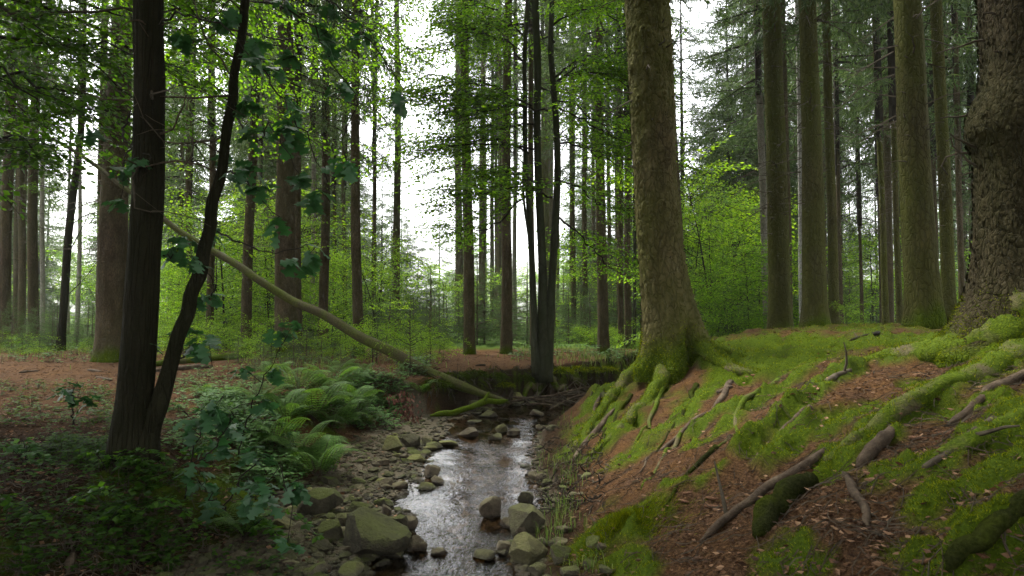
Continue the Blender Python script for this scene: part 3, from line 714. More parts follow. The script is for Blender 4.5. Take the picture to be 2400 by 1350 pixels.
big_tree('huge dark trunk with a burl and broad mossy buttresses at the right edge', 'spruce_tree', RY,
    [(-60,2318,2560),(0,2318,2560),(100,2320,2560),(160,2320,2555),(200,2314,2550),(235,2296,2548),(270,2285,2545),(310,2284,2545),(345,2300,2545),(380,2308,2548),(450,2310,2552),(550,2308,2560),(650,2300,2570),(700,2286,2580),(750,2262,2600),(790,2238,2620),(830,2200,2640)],
    ROOTPATHS[4:7], barkmat('bark_right', (.018, .014, .008), (.045, .034, .018), (.07, .054, .030), (.034, .036, .010), .7, mossh=.35, scale=24), [(PI*1.1, .10, .4), (PI*1.55, .10, .35), (PI*1.8, .08, .3)], K=260, NR=460, dispA=.006, crown=True, cell=(20, 20, 13))

bo = np.array(BIGT.location)
for q, (pl, r_) in enumerate([([(1560,905),(1530,980),(1490,1040),(1450,1090)], .030), ([(1630,905),(1600,980),(1540,1060)], .032), ([(1720,900),(1650,975),(1560,1050),(1500,1110)], .034), ([(1820,895),(1740,960),(1690,1040),(1640,1090)], .034), ([(1475,930),(1440,990),(1400,1040),(1370,1075)], .028), ([(1900,960),(1830,1015),(1760,1085)], .028), ([(1600,1010),(1540,1090),(1500,1150)], .022), ([(1680,1050),(1610,1110),(1560,1190)], .022), ([(1450,900),(1405,945),(1370,1000),(1345,1030)], .04)]):
    ground_root(Gl(*pl), r_, .008, BIGT, m=[MOSSWOOD, MOSSDK, DEADWOOD][q % 3], lift=.35, k=7, org=bo, n=30, seedv=50+q)

# --- trees one can tell apart: (foot px, foot py, width, top px, width at top, ...)
T = [
 (1100,830,27,1090,19,'reddish spruce left of the pair standing on the needle path beyond the fallen log',dict(crown=2,cs=7.5)),
 (1187,828,26,1191,17,'reddish spruce just left of the multi-stemmed beech with mossy feet',dict(crown=2,cs=8)),
 (1415,830,27,1402,17,'stout reddish spruce between the multi-stemmed beech and the massive spruce',dict(crown=2,cs=6.5)),
 (1075,778,20,1073,14,'grey spruce half hidden behind the reddish spruce on the path',dict(crown=2,cs=9)),
 (1250,822,15,1243,11,'pale spruce trunk hidden directly behind the multi-stemmed beech',dict(crown=2,cs=8)),
 (1170,778,12,1170,9,'thin spruce between the two reddish path spruces',dict(crown=2,cs=8)),
 (840,815,26,832,17,'spruce rising behind the middle of the leaning log',dict(Y=15.5,crown=2,cs=6.5)),
 (930,735,20,931,15,'lone dark spruce standing against the bright sky gap',dict(Y=26,crown=None,cs=11,dead=.5)),
 (672,800,50,664,36,'thick brown spruce behind the leaning log with root plate at its foot',dict(Y=15.2,crown=2,cs=7,k=28,ring=90)),
 (702,770,17,692,13,'dark slim trunk tucked behind the thick brown spruce',dict(Y=16.6,crown=2,cs=6)),
 (265,820,72,284,42,'thick reddish spruce left of the dark forked oak with a mossy buttress',dict(Y=14.2,crown=2,cs=6.5,k=32,ring=110,flare=.3)),
 (240,770,18,243,14,'dark spruce hidden behind the left edge of the thick reddish spruce',dict(Y=20,crown=2,cs=6)),
 (578,790,25,604,16,'spruce midway between the leaning oak stem and the thick brown spruce',dict(Y=17,crown=2,cs=6)),
 (757,765,24,765,15,'spruce just right of the thick brown spruce and behind the log',dict(Y=17.8,crown=2,cs=6)),
 (732,790,12,733,9,'slim pale spruce between the thick brown spruce and its right neighbour',dict(Y=21,crown=2,cs=7,bark=BARK_PALE)),
 (492,780,18,497,12,'spruce seen just left of the leaning oak stem',dict(Y=17.6,crown=2,cs=6)),
 (443,785,15,447,12,'dark trunk in the gap between the two stems of the forked oak',dict(Y=22,crown=2,cs=5)),
 (14,770,26,25,20,'first spruce from the left edge of the stand',dict(Y=19,crown=2,cs=6)),
 (48,770,17,55,13,'second spruce from the left edge',dict(Y=22,crown=2,cs=6)),
 (78,765,23,86,17,'dark spruce in the left group beside a pale thin trunk',dict(Y=20,crown=2,cs=6)),
 (98,760,11,108,7,'pale thin trunk at the right of the left-hand group',dict(Y=26,crown=None,cs=8,bark=BARK_PALE,dead=.5)),
 (182,750,10,190,7,'pale thin trunk seen just right of the leaning dark sapling trunk',dict(Y=28,crown=None,bark=BARK_PALE,dead=.5)),
 (160,745,7,166,5,'palest hair-thin trunk against the bright left gap',dict(Y=32,crown=None,bark=BARK_PALE,dead=.5)),
 (1830,803,50,1808,41,'dark green-tinged spruce, left one of the two thick spruces on the mound crest',dict(bark=BARK_OLIVE,crown=2,cs=6.2,k=28,ring=100,Y=12.5)),
 (1800,790,20,1770,13,'pale grey trunk just left of the thick green-tinged spruce',dict(bark=BARK_PALE,Y=16,crown=2,cs=6.5)),
 (1852,800,16,1836,12,'dark trunk hugging the right side of the thick green-tinged spruce',dict(bark=BARK_BROWN,Y=15,crown=None,cs=8)),
 (1880,795,14,1869,9,'white-barked birch squeezed between the two thick spruces on the crest',dict(bark=BARK_BIRCH,Y=17,crown=None,name='birch_tree',dead=.5)),
 (1912,803,55,1893,38,'rough olive spruce with a flared foot, right one of the pair on the crest',dict(bark=BARK_OLIVE,crown=2,cs=6,k=28,ring=100,Y=11.8)),
 (1958,790,23,1936,18,'light green lichen-covered spruce right of the pair on the crest',dict(bark=BARK_OLIVE,crown=2,cs=7,k=16,Y=15)),
 (1973,785,11,1952,8,'thin grey trunk behind the light green spruce',dict(Y=20,crown=2,cs=6)),
 (2021,782,10,2014,6,'thin lone trunk in the pale gap at right',dict(Y=22,crown=2,cs=5,py1=500)),
 (2078,778,15,2050,10,'slim olive spruce, left member of a close pair at right',dict(bark=BARK_OLIVE,Y=16,crown=2,cs=5)),
 (2066,775,8,2058,6,'very thin trunk beside the slim olive spruce',dict(Y=22,crown=2,cs=6,py1=300)),
 (2108,776,14,2084,11,'slim spruce just left of the broad olive trunk',dict(bark=BARK_OLIVE,Y=15,crown=2,cs=5)),
 (2162,780,76,2124,58,'broad olive spruce trunk nearest the right-hand buttressed tree',dict(bark=BARK_OLIVE,crown=2,cs=7,k=36,ring=130,Y=8.6,flare=.25)),
 (2198,750,11,2175,8,'thin trunk visible between the broad olive spruce and its right neighbour',dict(Y=18,crown=2,cs=5)),
 (2228,740,30,2195,25,'medium olive spruce behind the buttressed tree',dict(bark=BARK_OLIVE,crown=2,cs=6,k=18,Y=12.5)),
 (2256,740,14,2236,10,'dark slim trunk right of the medium olive spruce',dict(Y=17,crown=2,cs=4.5)),
 (2290,700,10,2268,8,'slender mossy trunk nearest the burl of the buttressed tree',dict(Y=18,crown=2,cs=4.5)),
 (1590,700,38,1548,32,'second spruce hidden close behind the massive spruce',dict(Y=12.5,crown=2,cs=7.5,bark=BARK_BROWN,k=18)),
 (1455,825,14,1452,10,'left one of three slim spruces beside the massive spruce',dict(Y=19,crown=2,cs=6)),
 (1472,825,17,1468,11,'middle and stoutest of three slim spruces beside the massive spruce',dict(Y=18.5,crown=2,cs=6)),
 (1487,825,8,1489,6,'thinnest, mossy one of three trunks beside the massive spruce',dict(Y=18,crown=None,bark=BARK_BEECH,dead=.5)),
 (1345,800,12,1340,9,'slim spruce first to the right of the multi-stemmed beech',dict(Y=23,crown=2,cs=6)),
 (1372,800,13,1370,9,'slim spruce second to the right of the multi-stemmed beech',dict(Y=22,crown=2,cs=6)),
 (1131,780,8,1133,6,'hair-thin trunk between the two reddish path spruces',dict(Y=27,crown=None,dead=.5)),
 (1207,780,11,1209,8,'pale trunk right behind the reddish spruce nearest the beech',dict(Y=25,crown=2,cs=7,bark=BARK_PALE)),
 (808,770,10,806,8,'slim trunk left of the spruce behind the log',dict(Y=25,crown=2,cs=6)),
 (782,770,9,783,7,'thin trunk between the two spruces behind the log',dict(Y=26,crown=2,cs=6)),
 (878,760,11,874,8,'slim dark trunk left of the lone spruce in the sky gap',dict(Y=25,crown=2,cs=7)),
 (609,775,9,612,7,'pale thin trunk right beside the spruce near the leaning oak stem',dict(Y=26,crown=2,cs=6,bark=BARK_PALE)),
]
for a in T:
    kw = dict(a[6]); spruce(a[0], a[1], a[2], a[3], a[4], a[5], **kw)
# far trunks of the stand that nothing tells apart
rr = random.Random(4)
def far_trunks(n, pxr, Yr, label, group, crown, avoid=()):
    for _ in range(n):
        while True:
            px = rr.uniform(*pxr)
            if not any(a < px < b for a, b in avoid): break
        Y = rr.uniform(*Yr); w = rr.uniform(.16, .30)*FPX/Y; base = H((px-1200)/FPX*Y, Y)
        py = 675-(base-CAM[2])/Y*FPX+70
        spruce(px, py, w, px+(1200-px)*.012+rr.uniform(-4, 4), w*.72, label, Y=Y, crown=rr.choice([crown, 2, 2]), cs=rr.uniform(3.5, 9) if pxr[0] != 1060 else rr.uniform(11, 15), dead=1 if rr.random() < .6 else .5, group=group, k=8, ring=8, extra=1, bark=rr.choice([BARK_BROWN, BARK_OLIVE, BARK_BROWN]))
far_trunks(38, (-300, 860), (27, 52), 'slender distant spruce trunk among the far stand on the left', 'far spruces on the left', 1, [(60, 230)])
far_trunks(26, (1060, 1500), (27, 50), 'slender distant spruce trunk in the far stand behind the beech', 'far spruces in the middle', 2)
far_trunks(34, (1780, 2700), (20, 48), 'slender distant spruce trunk in the far stand on the right', 'far spruces on the right', 1, [(1990, 2050)])

# --- the forked oak at the left
def stem(parent, name, pts, m, org, k=16, n=70, rough=.07, dA=.006):
    """pts: (px, py, width px, Y)"""
    w = np.array([np.append(P(a, b, Y), c*Y/FPX/2) for a, b, c, Y in pts]); w = smoothpath(w, n)
    arr = tube(w[:, :3]-org, w[:, 3], k, True, 0, lambda th, q: 1+rough*vnoise(np.cos(th)[None, :]*2, np.sin(th)[None, :]*2, np.arange(q)[:, None]*.12, s=int(pts[0][0]))+.5*rough*vnoise(np.cos(th)[None, :]*7, np.sin(th)[None, :]*7, np.arange(q)[:, None]*.3, s=5))
    mb = MB(); mb.place(arr); return mb.obj(name, [m], parent, True), w
OY = 5.4
og = G(320, 1085); OY = og[1]; org = np.array([og[0], OY, og[2]-.1])
oak = thing('oak_tree', 'dark forked oak with furrowed bark rooted on the shaded left bank', 'tree', org)
_, OW = stem(oak, 'trunk', [(300,1130,112,OY),(306,1040,94,OY),(314,960,82,OY),(325,820,78,OY),(337,640,72,OY),(348,450,70,OY),(350,250,68,OY),(349,60,66,OY),(348,-120,62,OY),(350,-700,50,OY),(360,-1500,20,OY)], BARK_OAK, org, 40, 150)
_, OW2 = stem(oak, 'side_stem', [(335,1075,80,OY),(350,1010,50,OY),(380,925,40,OY),(406,830,34,OY),(422,775,33,OY),(440,735,32,OY+.05),(448,688,31,OY+.08),(470,640,32,OY+.1),(478,590,30,OY+.12),(492,540,28,OY+.15),(499,470,26,OY+.18),(516,420,24,OY+.2),(527,345,22,OY+.2),(532,300,23,OY+.2),(546,232,22,OY+.25),(548,180,21,OY+.3),(566,90,20,OY+.3),(575,0,19,OY+.3),(600,-160,20,OY+.3),(650,-600,10,OY+.4)], BARK_OAK, org, 24, 110, .12)
for q, pl in enumerate([]): ground_root(Gl(*pl), .09, .02, oak, m=TWIGD, org=org, seedv=q, lift=.2)
# --- the multi-stemmed beech at the bend
BY = 12.6; bb = P(1268, 895, BY); bb[2] = min(bb[2], H(bb[0], BY))-.15
beech = thing('beech_tree', 'young beech with several sinuous dark stems on the outer stream bank', 'tree', bb)
stems = [ [(1258,885,26,BY),(1254,800,20,BY),(1252,740,15,BY),(1247,600,12,BY),(1238,480,11,BY),(1231,350,11,BY),(1230,240,11,BY),(1229,150,10,BY),(1237,0,10,BY),(1240,-400,6,BY)],
 [(1275,895,46,BY),(1273,840,38,BY),(1272,760,26,BY),(1272,640,21,BY),(1268,540,19,BY),(1261,400,18,BY),(1259,300,17,BY),(1260,150,17,BY),(1254,0,17,BY),(1250,-500,8,BY)],
 [(1280,880,30,BY),(1288,760,22,BY),(1296,620,18,BY),(1304,480,17,BY),(1307,400,16,BY),(1305,320,15,BY),(1297,200,14,BY),(1291,120,14,BY),(1293,30,12,BY),(1296,-40,11,BY),(1310,-300,6,BY)],
 [(1262,880,14,BY-.1),(1246,700,8,BY-.1),(1240,560,7,BY-.1),(1228,470,6,BY-.1),(1226,380,5,BY-.1)] ]
SW = []
for s in stems: SW.append(stem(beech, 'stem', s, BARK_BEECH, bb, 14, 90)[1])
for q, pl in enumerate([[(1265,885),(1240,905),(1215,925)], [(1285,890),(1300,910),(1330,915)], [(1268,890),(1262,910),(1255,930)]]): ground_root(Gl(*pl), .09, .03, beech, m=MOSSWOOD, org=bb, seedv=20+q)
limbs_px = [ [(1232,150),(1190,100),(1140,80),(1060,40)], [(1231,260),(1180,225),(1110,250),(1060,256)], [(1228,248),(1150,228),(1080,222),(970,225)], [(1306,190),(1345,160),(1400,150),(1470,160)], [(1306,190),(1350,170),(1420,180),(1480,205)], [(1312,510),(1350,540),(1400,600),(1450,640)], [(1245,420),(1180,400),(1120,440),(1060,490)], [(1260,300),(1220,290),(1150,310),(1090,350)], [(1300,330),(1360,340),(1420,370),(1480,400)], [(1235,100),(1180,30),(1100,0),(1000,-20)], [(1256,60),(1180,60),(1050,110),(930,140)], [(1260,200),(1330,240),(1400,290),(1460,330)], [(1240,360),(1200,340),(1120,330),(1000,310)], [(1295,60),(1340,30),(1400,20),(1460,60)], [(1245,250),(1150,200),(1000,180),(900,230)],[(1250,0),(1150,-60),(1000,-60),(880,20)],[(1300,250),(1350,270),(1400,300),(1440,320)],[(1240,450),(1190,500),(1120,540),(1040,520)],[(1300,420),(1340,430),(1400,470),(1450,500)] ]
rb = np.random.default_rng(8)
rl = random.Random(31)
for q in range(10):
    sx, sy = rl.uniform(1232, 1304), rl.uniform(-150, 470); dr = rl.choice([-1, -1, 1]); ln = rl.uniform(110, 190) if dr > 0 else rl.uniform(130, 360); ri_ = rl.uniform(-70, 40)
    limbs_px.append([(sx, sy), (sx+dr*ln*.35, sy+ri_*.5-20), (sx+dr*ln*.7, sy+ri_*.8-15), (sx+dr*ln, sy+ri_)])
for pl in limbs_px:
    dy = rb.uniform(-1.6, 1.4); m_ = len(pl); w = np.array([P(a, b, BY+dy*k/(m_-1)) for k, (a, b) in enumerate(pl)]); w = smoothpath(w, 14)
    w[1:] += rb.normal(size=(13, 3))*.025
    l = MB(); l.place(tube(w-bb, np.linspace(.022, .006, 14), 5, True)); lim = l.obj('branch', [TWIGD], beech, True)
    c = 16
    for k in range(c):
        i = int(2+11*k/(c-1)); d = w[min(i+1, 13)]-w[max(i-1, 0)]; az = math.atan2(d[1], d[0])+rb.choice([-1, 1])*rb.uniform(.2, 1.2)
        o = link('leafy_twig', SPRAY_ME[rb.integers(3)], lim, w[i]-bb); o.rotation_euler = (rb.uniform(-.25, .25), rb.uniform(-.1, .3), az); s = rb.uniform(.55, 1.05); o.scale = (s, s, s)
# rest of the stand, unseen beside and behind the viewer, added to dim the foreground
for x_, y_, c_ in [(-4.5,-3,1),(-7.5,1.5,1),(-2.2,-5,1),(1.5,-4.5,1),(4.2,-3.2,1),(6.5,-.5,1),(-10,4,1),(-5.5,-8,1),(0,-9,1),(5.5,-7.5,1),(-9.5,-3,1),(8.5,3.2,2),(-12,9,1),(9.5,-4,1),(-11,12,1),(-2.9,-.6,1),(3.1,-1.4,1),(-6.4,-.8,1),(-8.6,5.6,1),(.2,-3,1),(7.6,-2.6,1),(8.6,.8,1),(-5.2,1.4,1),(-3.4,-4.6,1),(3.2,-6.4,1),(10.5,5,1),(-13,5.5,1),(5.4,1.2,1)]:
    sp_t = spruce(1200, 745, 30, 1200, 22, 'unseen spruce of the stand, added behind the viewer to dim the foreground', Y=12, crown=c_, cs=5.5, group='unseen added spruces behind the viewer', k=8, ring=8)[0]; sp_t.location = (x_, y_, H(x_, y_)-.1 if y_ > 0 else .6)
print('p2 done')

# ------------------------------------------------------------ stones
def rock(seed, sub=2, flat=1.0, cuts=9, d0=.45):
    import bmesh
    bm = bmesh.new(); bmesh.ops.create_icosphere(bm, subdivisions=sub, radius=1.0)
    v = np.array([x.co[:] for x in bm.verts]); f = np.array([[q.index for q in p.verts] for p in bm.faces]); bm.free()
    r = np.random.default_rng(seed)
    o = r.uniform(0, 50); v = v*(1+.22*fbm(v[:, 0]*1.3+o, v[:, 1]*1.3, v[:, 2]*1.3, s=seed+9))[:, None]
    for _ in range(cuts+4):
        nn = r.normal(size=3); nn /= np.linalg.norm(nn); d = r.uniform(d0, .82); e = v@nn-d; v = v-np.where(e > 0, e, 0)[:, None]*nn
    nz = .055*fbm(v[:, 0]*1.6+o, v[:, 1]*1.6, v[:, 2]*1.6, s=seed)+(.035*fbm(v[:, 0]*6+o, v[:, 1]*6, v[:, 2]*6, s=seed+3) if sub > 2 else 0)
    v = v*(1+nz)[:, None]; v[:, 2] *= flat; v -= (v.max(0)+v.min(0))/2; v /= (v.max(0)-v.min(0))
    mb = MB(); mb.add(v, tri=f); return mb
def stonemat(name, cs, moss, mossc=((.05, .07, .012), (.17, .20, .04))):
    m, n = mat(name); g = n.nodes.new('ShaderNodeNewGeometry'); pos = g.outputs['Position']; oi = n.nodes.new('ShaderNodeObjectInfo')
    f = noise(n, 38, 5, .7, pos); f2 = noise(n, 7, 4, .6, pos); f3 = noise(n, 150, 3, .6, pos)
    c = ramp(n, f2, [(.3, cs[0]), (.5, cs[1]), (.7, cs[2])])
    hv = n.nodes.new('ShaderNodeHueSaturation'); n.links.new(c, hv.inputs['Color']); n.links.new(math_(n, 'MULTIPLY_ADD', oi.outputs['Random'], .7), hv.inputs['Value']); hv.inputs['Value'].links[0].from_node.inputs[2].default_value = .65
    c = mix(n, ramp(n, f, [(.35, .45), (.7, 0)]), hv.outputs[0], (.03, .025, .018))
    sp = n.nodes.new('ShaderNodeSeparateXYZ'); n.links.new(g.outputs['Normal'], sp.inputs[0])
    mf = math_(n, 'MULTIPLY', ramp(n, math_(n, 'ADD', math_(n, 'MULTIPLY', sp.outputs[2], .4), f2), [(.55, 0), (.95, 1)]), math_(n, 'MULTIPLY', math_(n, 'ADD', oi.outputs['Random'], .4), moss), True)
    c = mix(n, mf, c, mix(n, f, *mossc))
    ps = n.nodes.new('ShaderNodeSeparateXYZ'); n.links.new(pos, ps.inputs[0])
    wet = ramp(n, math_(n, 'ADD', ps.outputs[2], math_(n, 'MULTIPLY', f2, .03)), [(.028, 1), (.05, 0)])
    c = mix(n, math_(n, 'MULTIPLY', wet, .62), c, (.018, .013, .008))
    ro = math_(n, 'SUBTRACT', .85, math_(n, 'MULTIPLY', wet, .6))
    return finish(m, n, c, ro, math_(n, 'ADD', f, math_(n, 'MULTIPLY', f3, .4)), .95, .03, .15)
ST_G = stonemat('stone_greygreen', ((.055, .048, .032), (.115, .10, .065), (.20, .178, .12)), .75, ((.05, .06, .015), (.13, .14, .035)))
ST_B = stonemat('stone_brown', ((.06, .045, .03), (.14, .108, .075), (.24, .19, .14)), .3)
ST_Y = stonemat('stone_lichened', ((.12, .11, .05), (.20, .18, .09), (.28, .25, .14)), .8, ((.10, .12, .025), (.22, .23, .06)))
ST_M = stonemat('stone_mossy', ((.045, .04, .024), (.09, .08, .05), (.16, .145, .095)), 1.7, ((.04, .05, .012), (.11, .125, .03)))
ROCKS = [rock(100+i, 2, 1, 8) for i in range(12)]
RM = {}
def rock_me(i, m):
    if (i, m.name) not in RM: RM[(i, m.name)] = ROCKS[i].mesh('stone', [m])
    return RM[(i, m.name)]
rs = random.Random(9)
def stone(px, py, wp, hp, m, label, rz=None, tilt=0, big=False, group=None, depth=.8, sink=.12):
    g = G(px, py); Y = g[1]; w = wp*Y/FPX; h = hp*Y/FPX/.95
    me = rock(rs.randrange(999), 4 if wp > 80 else 3, 1, 10, .42).mesh('stone', [m]) if big else rock_me(rs.randrange(12), m)
    o = link('stone', me, None, (g[0], Y+w*depth*.35, max(g[2], -.02)+h*(.5-sink))); o.scale = (w, w*depth, h*(1+sink))
    o.rotation_euler = (rs.uniform(-.12, .12)+tilt, rs.uniform(-.12, .12), rs.uniform(-.5, .5) if rz is None else rz)
    return tag(o, label, 'stone', group)
for s in [
 (862,1312,178,98,ST_M,'largest angular mossy boulder beside the riffle, bottom left of the stream',.1),
 (768,1265,64,42,ST_M,'blocky green stone just left of the largest boulder',0),
 (810,1238,58,32,ST_G,'sloping green slab leaning behind the largest boulder',0),
 (838,1218,56,40,ST_M,'sharp mossy wedge stone behind the largest boulder',0),
 (904,1216,30,32,ST_B,'small upright pale wedge stone at the water edge',0),
 (898,1188,50,18,ST_M,'dark flat slab jutting to the water above the upright wedge',0),
 (935,1262,38,52,ST_G,'green block pressed against the right side of the largest boulder',0),
 (963,1252,32,38,ST_B,'brown cubic stone in the water right of the largest boulder',0),
 (975,1318,46,40,ST_B,'wet dark stone in the riffle in front of the largest boulder',0),
 (912,1318,74,32,ST_G,'dark low stone at the foot of the largest boulder',0),
 (742,1213,108,62,ST_M,'long rounded mossy rock at the foot of the left bank',0),
 (1012,1124,40,32,ST_B,'pale buff block at the left edge of the pool',0),
 (1026,1152,38,22,ST_B,'rounded reddish stone at the tip of the gravel spit',0),
 (998,1166,48,20,ST_G,'flat grey stone behind the rounded reddish one',0),
 (904,1144,36,22,ST_B,'tan stone in the middle of the gravel bank',0),
 (936,1148,38,18,ST_B,'flat buff stone right of the tan one on the gravel bank',0),
 (914,1058,50,36,ST_Y,'yellow green stone where the ferns meet the gravel bank',0),
 (962,1050,44,30,ST_G,'angular grey green stone at the upper end of the gravel bank',0),
 (998,1046,26,20,ST_G,'small grey stone beside the angular one at the upper gravel bank',0),
 (1098,1052,46,26,ST_B,'broad brown stone in the line across the stream',0),
 (1050,1056,52,16,ST_Y,'flat mossy stone left in the line across the stream',0),
 (1174,1040,32,26,ST_Y,'mossy capped stone standing in midstream',0),
 (1204,1044,34,18,ST_B,'low brown stone right against the mossy capped one in midstream',0),
 (1160,1058,34,18,ST_G,'grey stone in front of the midstream pair',0),
 (1148,1256,58,54,ST_B,'big rough brown stone at the right side of the riffle',0),
 (1235,1266,86,72,ST_G,'large slanted slab at the right bank above the yellow boulder',0),
 (1222,1272,32,36,ST_B,'squared stone in front of the large slanted slab',0),
 (1190,1262,36,28,ST_B,'brown stone between the rough one and the squared one',0),
 (1242,1332,92,66,ST_Y,'yellow green lichened boulder at the right edge of the riffle',0),
 (1182,1308,38,30,ST_B,'reddish half sunken stone left of the yellow boulder',0),
 (1316,1322,50,42,ST_M,'dark mossy stone under the grass right of the yellow boulder',0),
 (1264,1352,48,26,ST_G,'grey stone below the yellow boulder at the bottom of the picture',0),
 (1130,1352,62,26,ST_G,'dark wet slab at the bottom of the riffle',0),
 (1028,1352,46,20,ST_B,'reddish flat stone at the bottom left of the riffle',0),
 (1248,1126,24,20,ST_B,'small rounded stone under the right bank, left of three',0),
 (1264,1128,18,16,ST_B,'small tan stone under the right bank, middle of three',0),
 (1283,1144,30,22,ST_M,'dark stone under the right bank, right of three',0),
 (1212,946,34,26,ST_Y,'pale mossy stone standing at the end of the leaning log',0),
 (1210,964,26,13,ST_G,'flat stone just below the end of the leaning log',0),
 (1144,1000,46,20,ST_G,'grey green stone left in the upper riffle',0),
 (1258,996,38,17,ST_B,'buff stone at the right of the upper riffle',0),
 (1270,1008,28,12,ST_B,'low pale stone where the upper riffle meets the right bank',0),
 (1232,1206,40,30,ST_G,'wedge of grey rock at the lower end of the pool on the right',0),
 (1420,938,26,20,ST_M,'mossy stone wedged at the end of the driftwood pile',0),
 (1110,1012,40,10,ST_G,'thin flat stone barely above the upper pool',0),
 (1085,905,18,12,ST_G,'small stone under the leaning log',0),
 (1300,890,14,10,ST_G,'small stone on the bank behind the beech foot',0),
]: stone(*s[:6], big=True)
def stones(n, pxr, pyr, sr, mats, label, group, ok):
    c = 0; k = 0
    while c < n and k < n*30:
        k += 1; px = rs.uniform(*pxr); py = rs.uniform(*pyr)
        g = G(px, py); t, sd_, cy = chan(np.array([g[0]]), np.array([g[1]]))
        if not ok(t[0], sd_[0]): continue
        w = rs.uniform(*sr)*rs.choice([.7, 1, 1, 1.5]); o = link('stone', rock_me(rs.randrange(12), rs.choice(mats)), None, (g[0], g[1], g[2]+w*.12))
        o.scale = (w, w*rs.uniform(.6, 1), w*rs.uniform(.3, .62)); o.rotation_euler = (rs.uniform(-.3, .3), rs.uniform(-.3, .3), rs.uniform(0, 6.28))
        tag(o, label, 'stone', group); c += 1
stones(96, (640,1030), (1050,1250), (.05,.12), [ST_G,ST_B,ST_Y,ST_M], 'small angular stone lying on the gravel bank left of the stream', 'stones of the gravel bank', lambda t, s: s < 0 and -.03 < t < .9)
stones(40, (880,1110), (1015,1090), (.06,.14), [ST_G,ST_B,ST_Y], 'small stone at the upper end of the gravel bank below the ferns', 'stones of the upper gravel bank', lambda t, s: s < 0 and -.2 < t < .8)
stones(26, (640,900), (1230,1349), (.05,.12), [ST_G,ST_B,ST_M], 'small stone around the largest boulder', 'stones around the largest boulder', lambda t, s: s < 0 and t > -.15)
stones(58, (1080,1400), (942,1008), (.07,.17), [ST_G,ST_B,ST_G], 'small stone of the upper riffle near the driftwood', 'stones of the upper riffle', lambda t, s: t < .25)
stones(30, (930,1260), (1200,1349), (.05,.13), [ST_B,ST_G,ST_B], 'small wet stone lying in the lower riffle', 'wet stones of the lower riffle', lambda t, s: t < .02)
stones(22, (1240,1420), (1090,1349), (.05,.12), [ST_G,ST_M,ST_B], 'small stone at the foot of the right bank', 'stones at the foot of the right bank', lambda t, s: s > 0 and -.05 < t < .35)
stones(14, (960,1260), (1040,1200), (.05,.12), [ST_B,ST_G], 'sunken stone seen on the bed of the pool', 'stones on the stream bed', lambda t, s: t < -.05)
def ground_samples(n, ur=(-.95, .95), yr=(2.0, 20), rng=RNG, pw=1.0):
    u = rng.uniform(*ur, n); y = 1/rng.uniform(1/yr[1]**pw, 1/yr[0]**pw, n)**(1/pw); x = u*(y+.25)
    z, t, side, cy = height(x, y, True); return x, y, z, t, side, cy
# pebbles between them, too many to count
x, y, z, t, side, cy = ground_samples(26000, (-.6, .35), (3.2, 14)); bar = ((side < 0) & (cy < 10.2) & (t < .95)) | (t < .05)
x, y, z = x[bar], y[bar], z[bar]; k = len(x); mb = MB()
PV = [rock(5+i_, 1, 1, 6).arrays() for i_ in range(4)]
for v_ in range(k):
    a = RNG.uniform(0, 6.28); s = RNG.uniform(.014, .034)*(1.9 if RNG.random() < .16 else 1); pv, pt = PV[v_ % 4][:2]; c, s_ = math.cos(a), math.sin(a)
    M = np.array([[c*s, -s_*s*.7, 0], [s_*s, c*s*.7, 0], [0, 0, s*RNG.uniform(.3, .6)]])
    if v_ < 9500: mb.v.append(pv@M.T*2+(x[v_], y[v_], z[v_]+s*.2)); mb.t.append(pt+mb.n); mb.tm.append(np.full(len(pt), int(RNG.integers(0, 3)))); mb.n += len(pv)
tag(mb.obj('pebbles', [ST_G, ST_B, ST_M]), 'small pebbles and grit of the gravel bank and stream bed', 'pebbles', kind='stuff')

# ------------------------------------------------------------ moss, needles, leaves, twigs, grass on the ground
def blades(x, y, z, L, Wd, m, rng, lean=.55, nrm=None):
    n = len(x); d = rng.normal(size=(n, 3))*lean; d[:, 2] = 1
    if nrm is not None: d = d*.8+nrm*1.0
    d[:, 2] -= .0
    return slivers(np.stack([x, y, z], -1), d, L, Wd, rng, m)
r3 = np.random.default_rng(33)
x, y, z, t, side, cy = ground_samples(560000, (-.95, .95), (2.1, 17), r3)
mk = moss_mask(x, y, t, side, cy, z); keep = (mk > .12) & (r3.random(len(x)) < mk*(.75+.25*(side > 0)))
x, y, z, mk, side = x[keep], y[keep], z[keep], mk[keep], side[keep]
z = z+mossz(x, y, mk)-.003
L = (.0062+.0011*y)*r3.uniform(.5, 1.5, len(x))*(1+.5*mk); Wd = .0022+.0006*y
ri = side > 0
mb = MB(); mb.place(blades(x[ri], y[ri], z[ri], L[ri], Wd[ri], 0, r3, .9))
for p, nn in FUZZ:
    mb.place(slivers(p, nn+r3.normal(size=p.shape)*.6, (.016+.0012*p[:, 1])*r3.uniform(.5, 1.4, len(p)), .003+.0006*p[:, 1], r3, 0))
tag(mb.obj('moss_carpet', [MOSSBLADE]), 'bright green moss cushions covering the right bank and the roots', 'moss', kind='stuff')
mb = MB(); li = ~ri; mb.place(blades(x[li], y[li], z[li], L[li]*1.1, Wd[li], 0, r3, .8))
tag(mb.obj('dark_moss', [MOSSDARK]), 'dull green moss and low growth on the left bank', 'moss', kind='stuff')
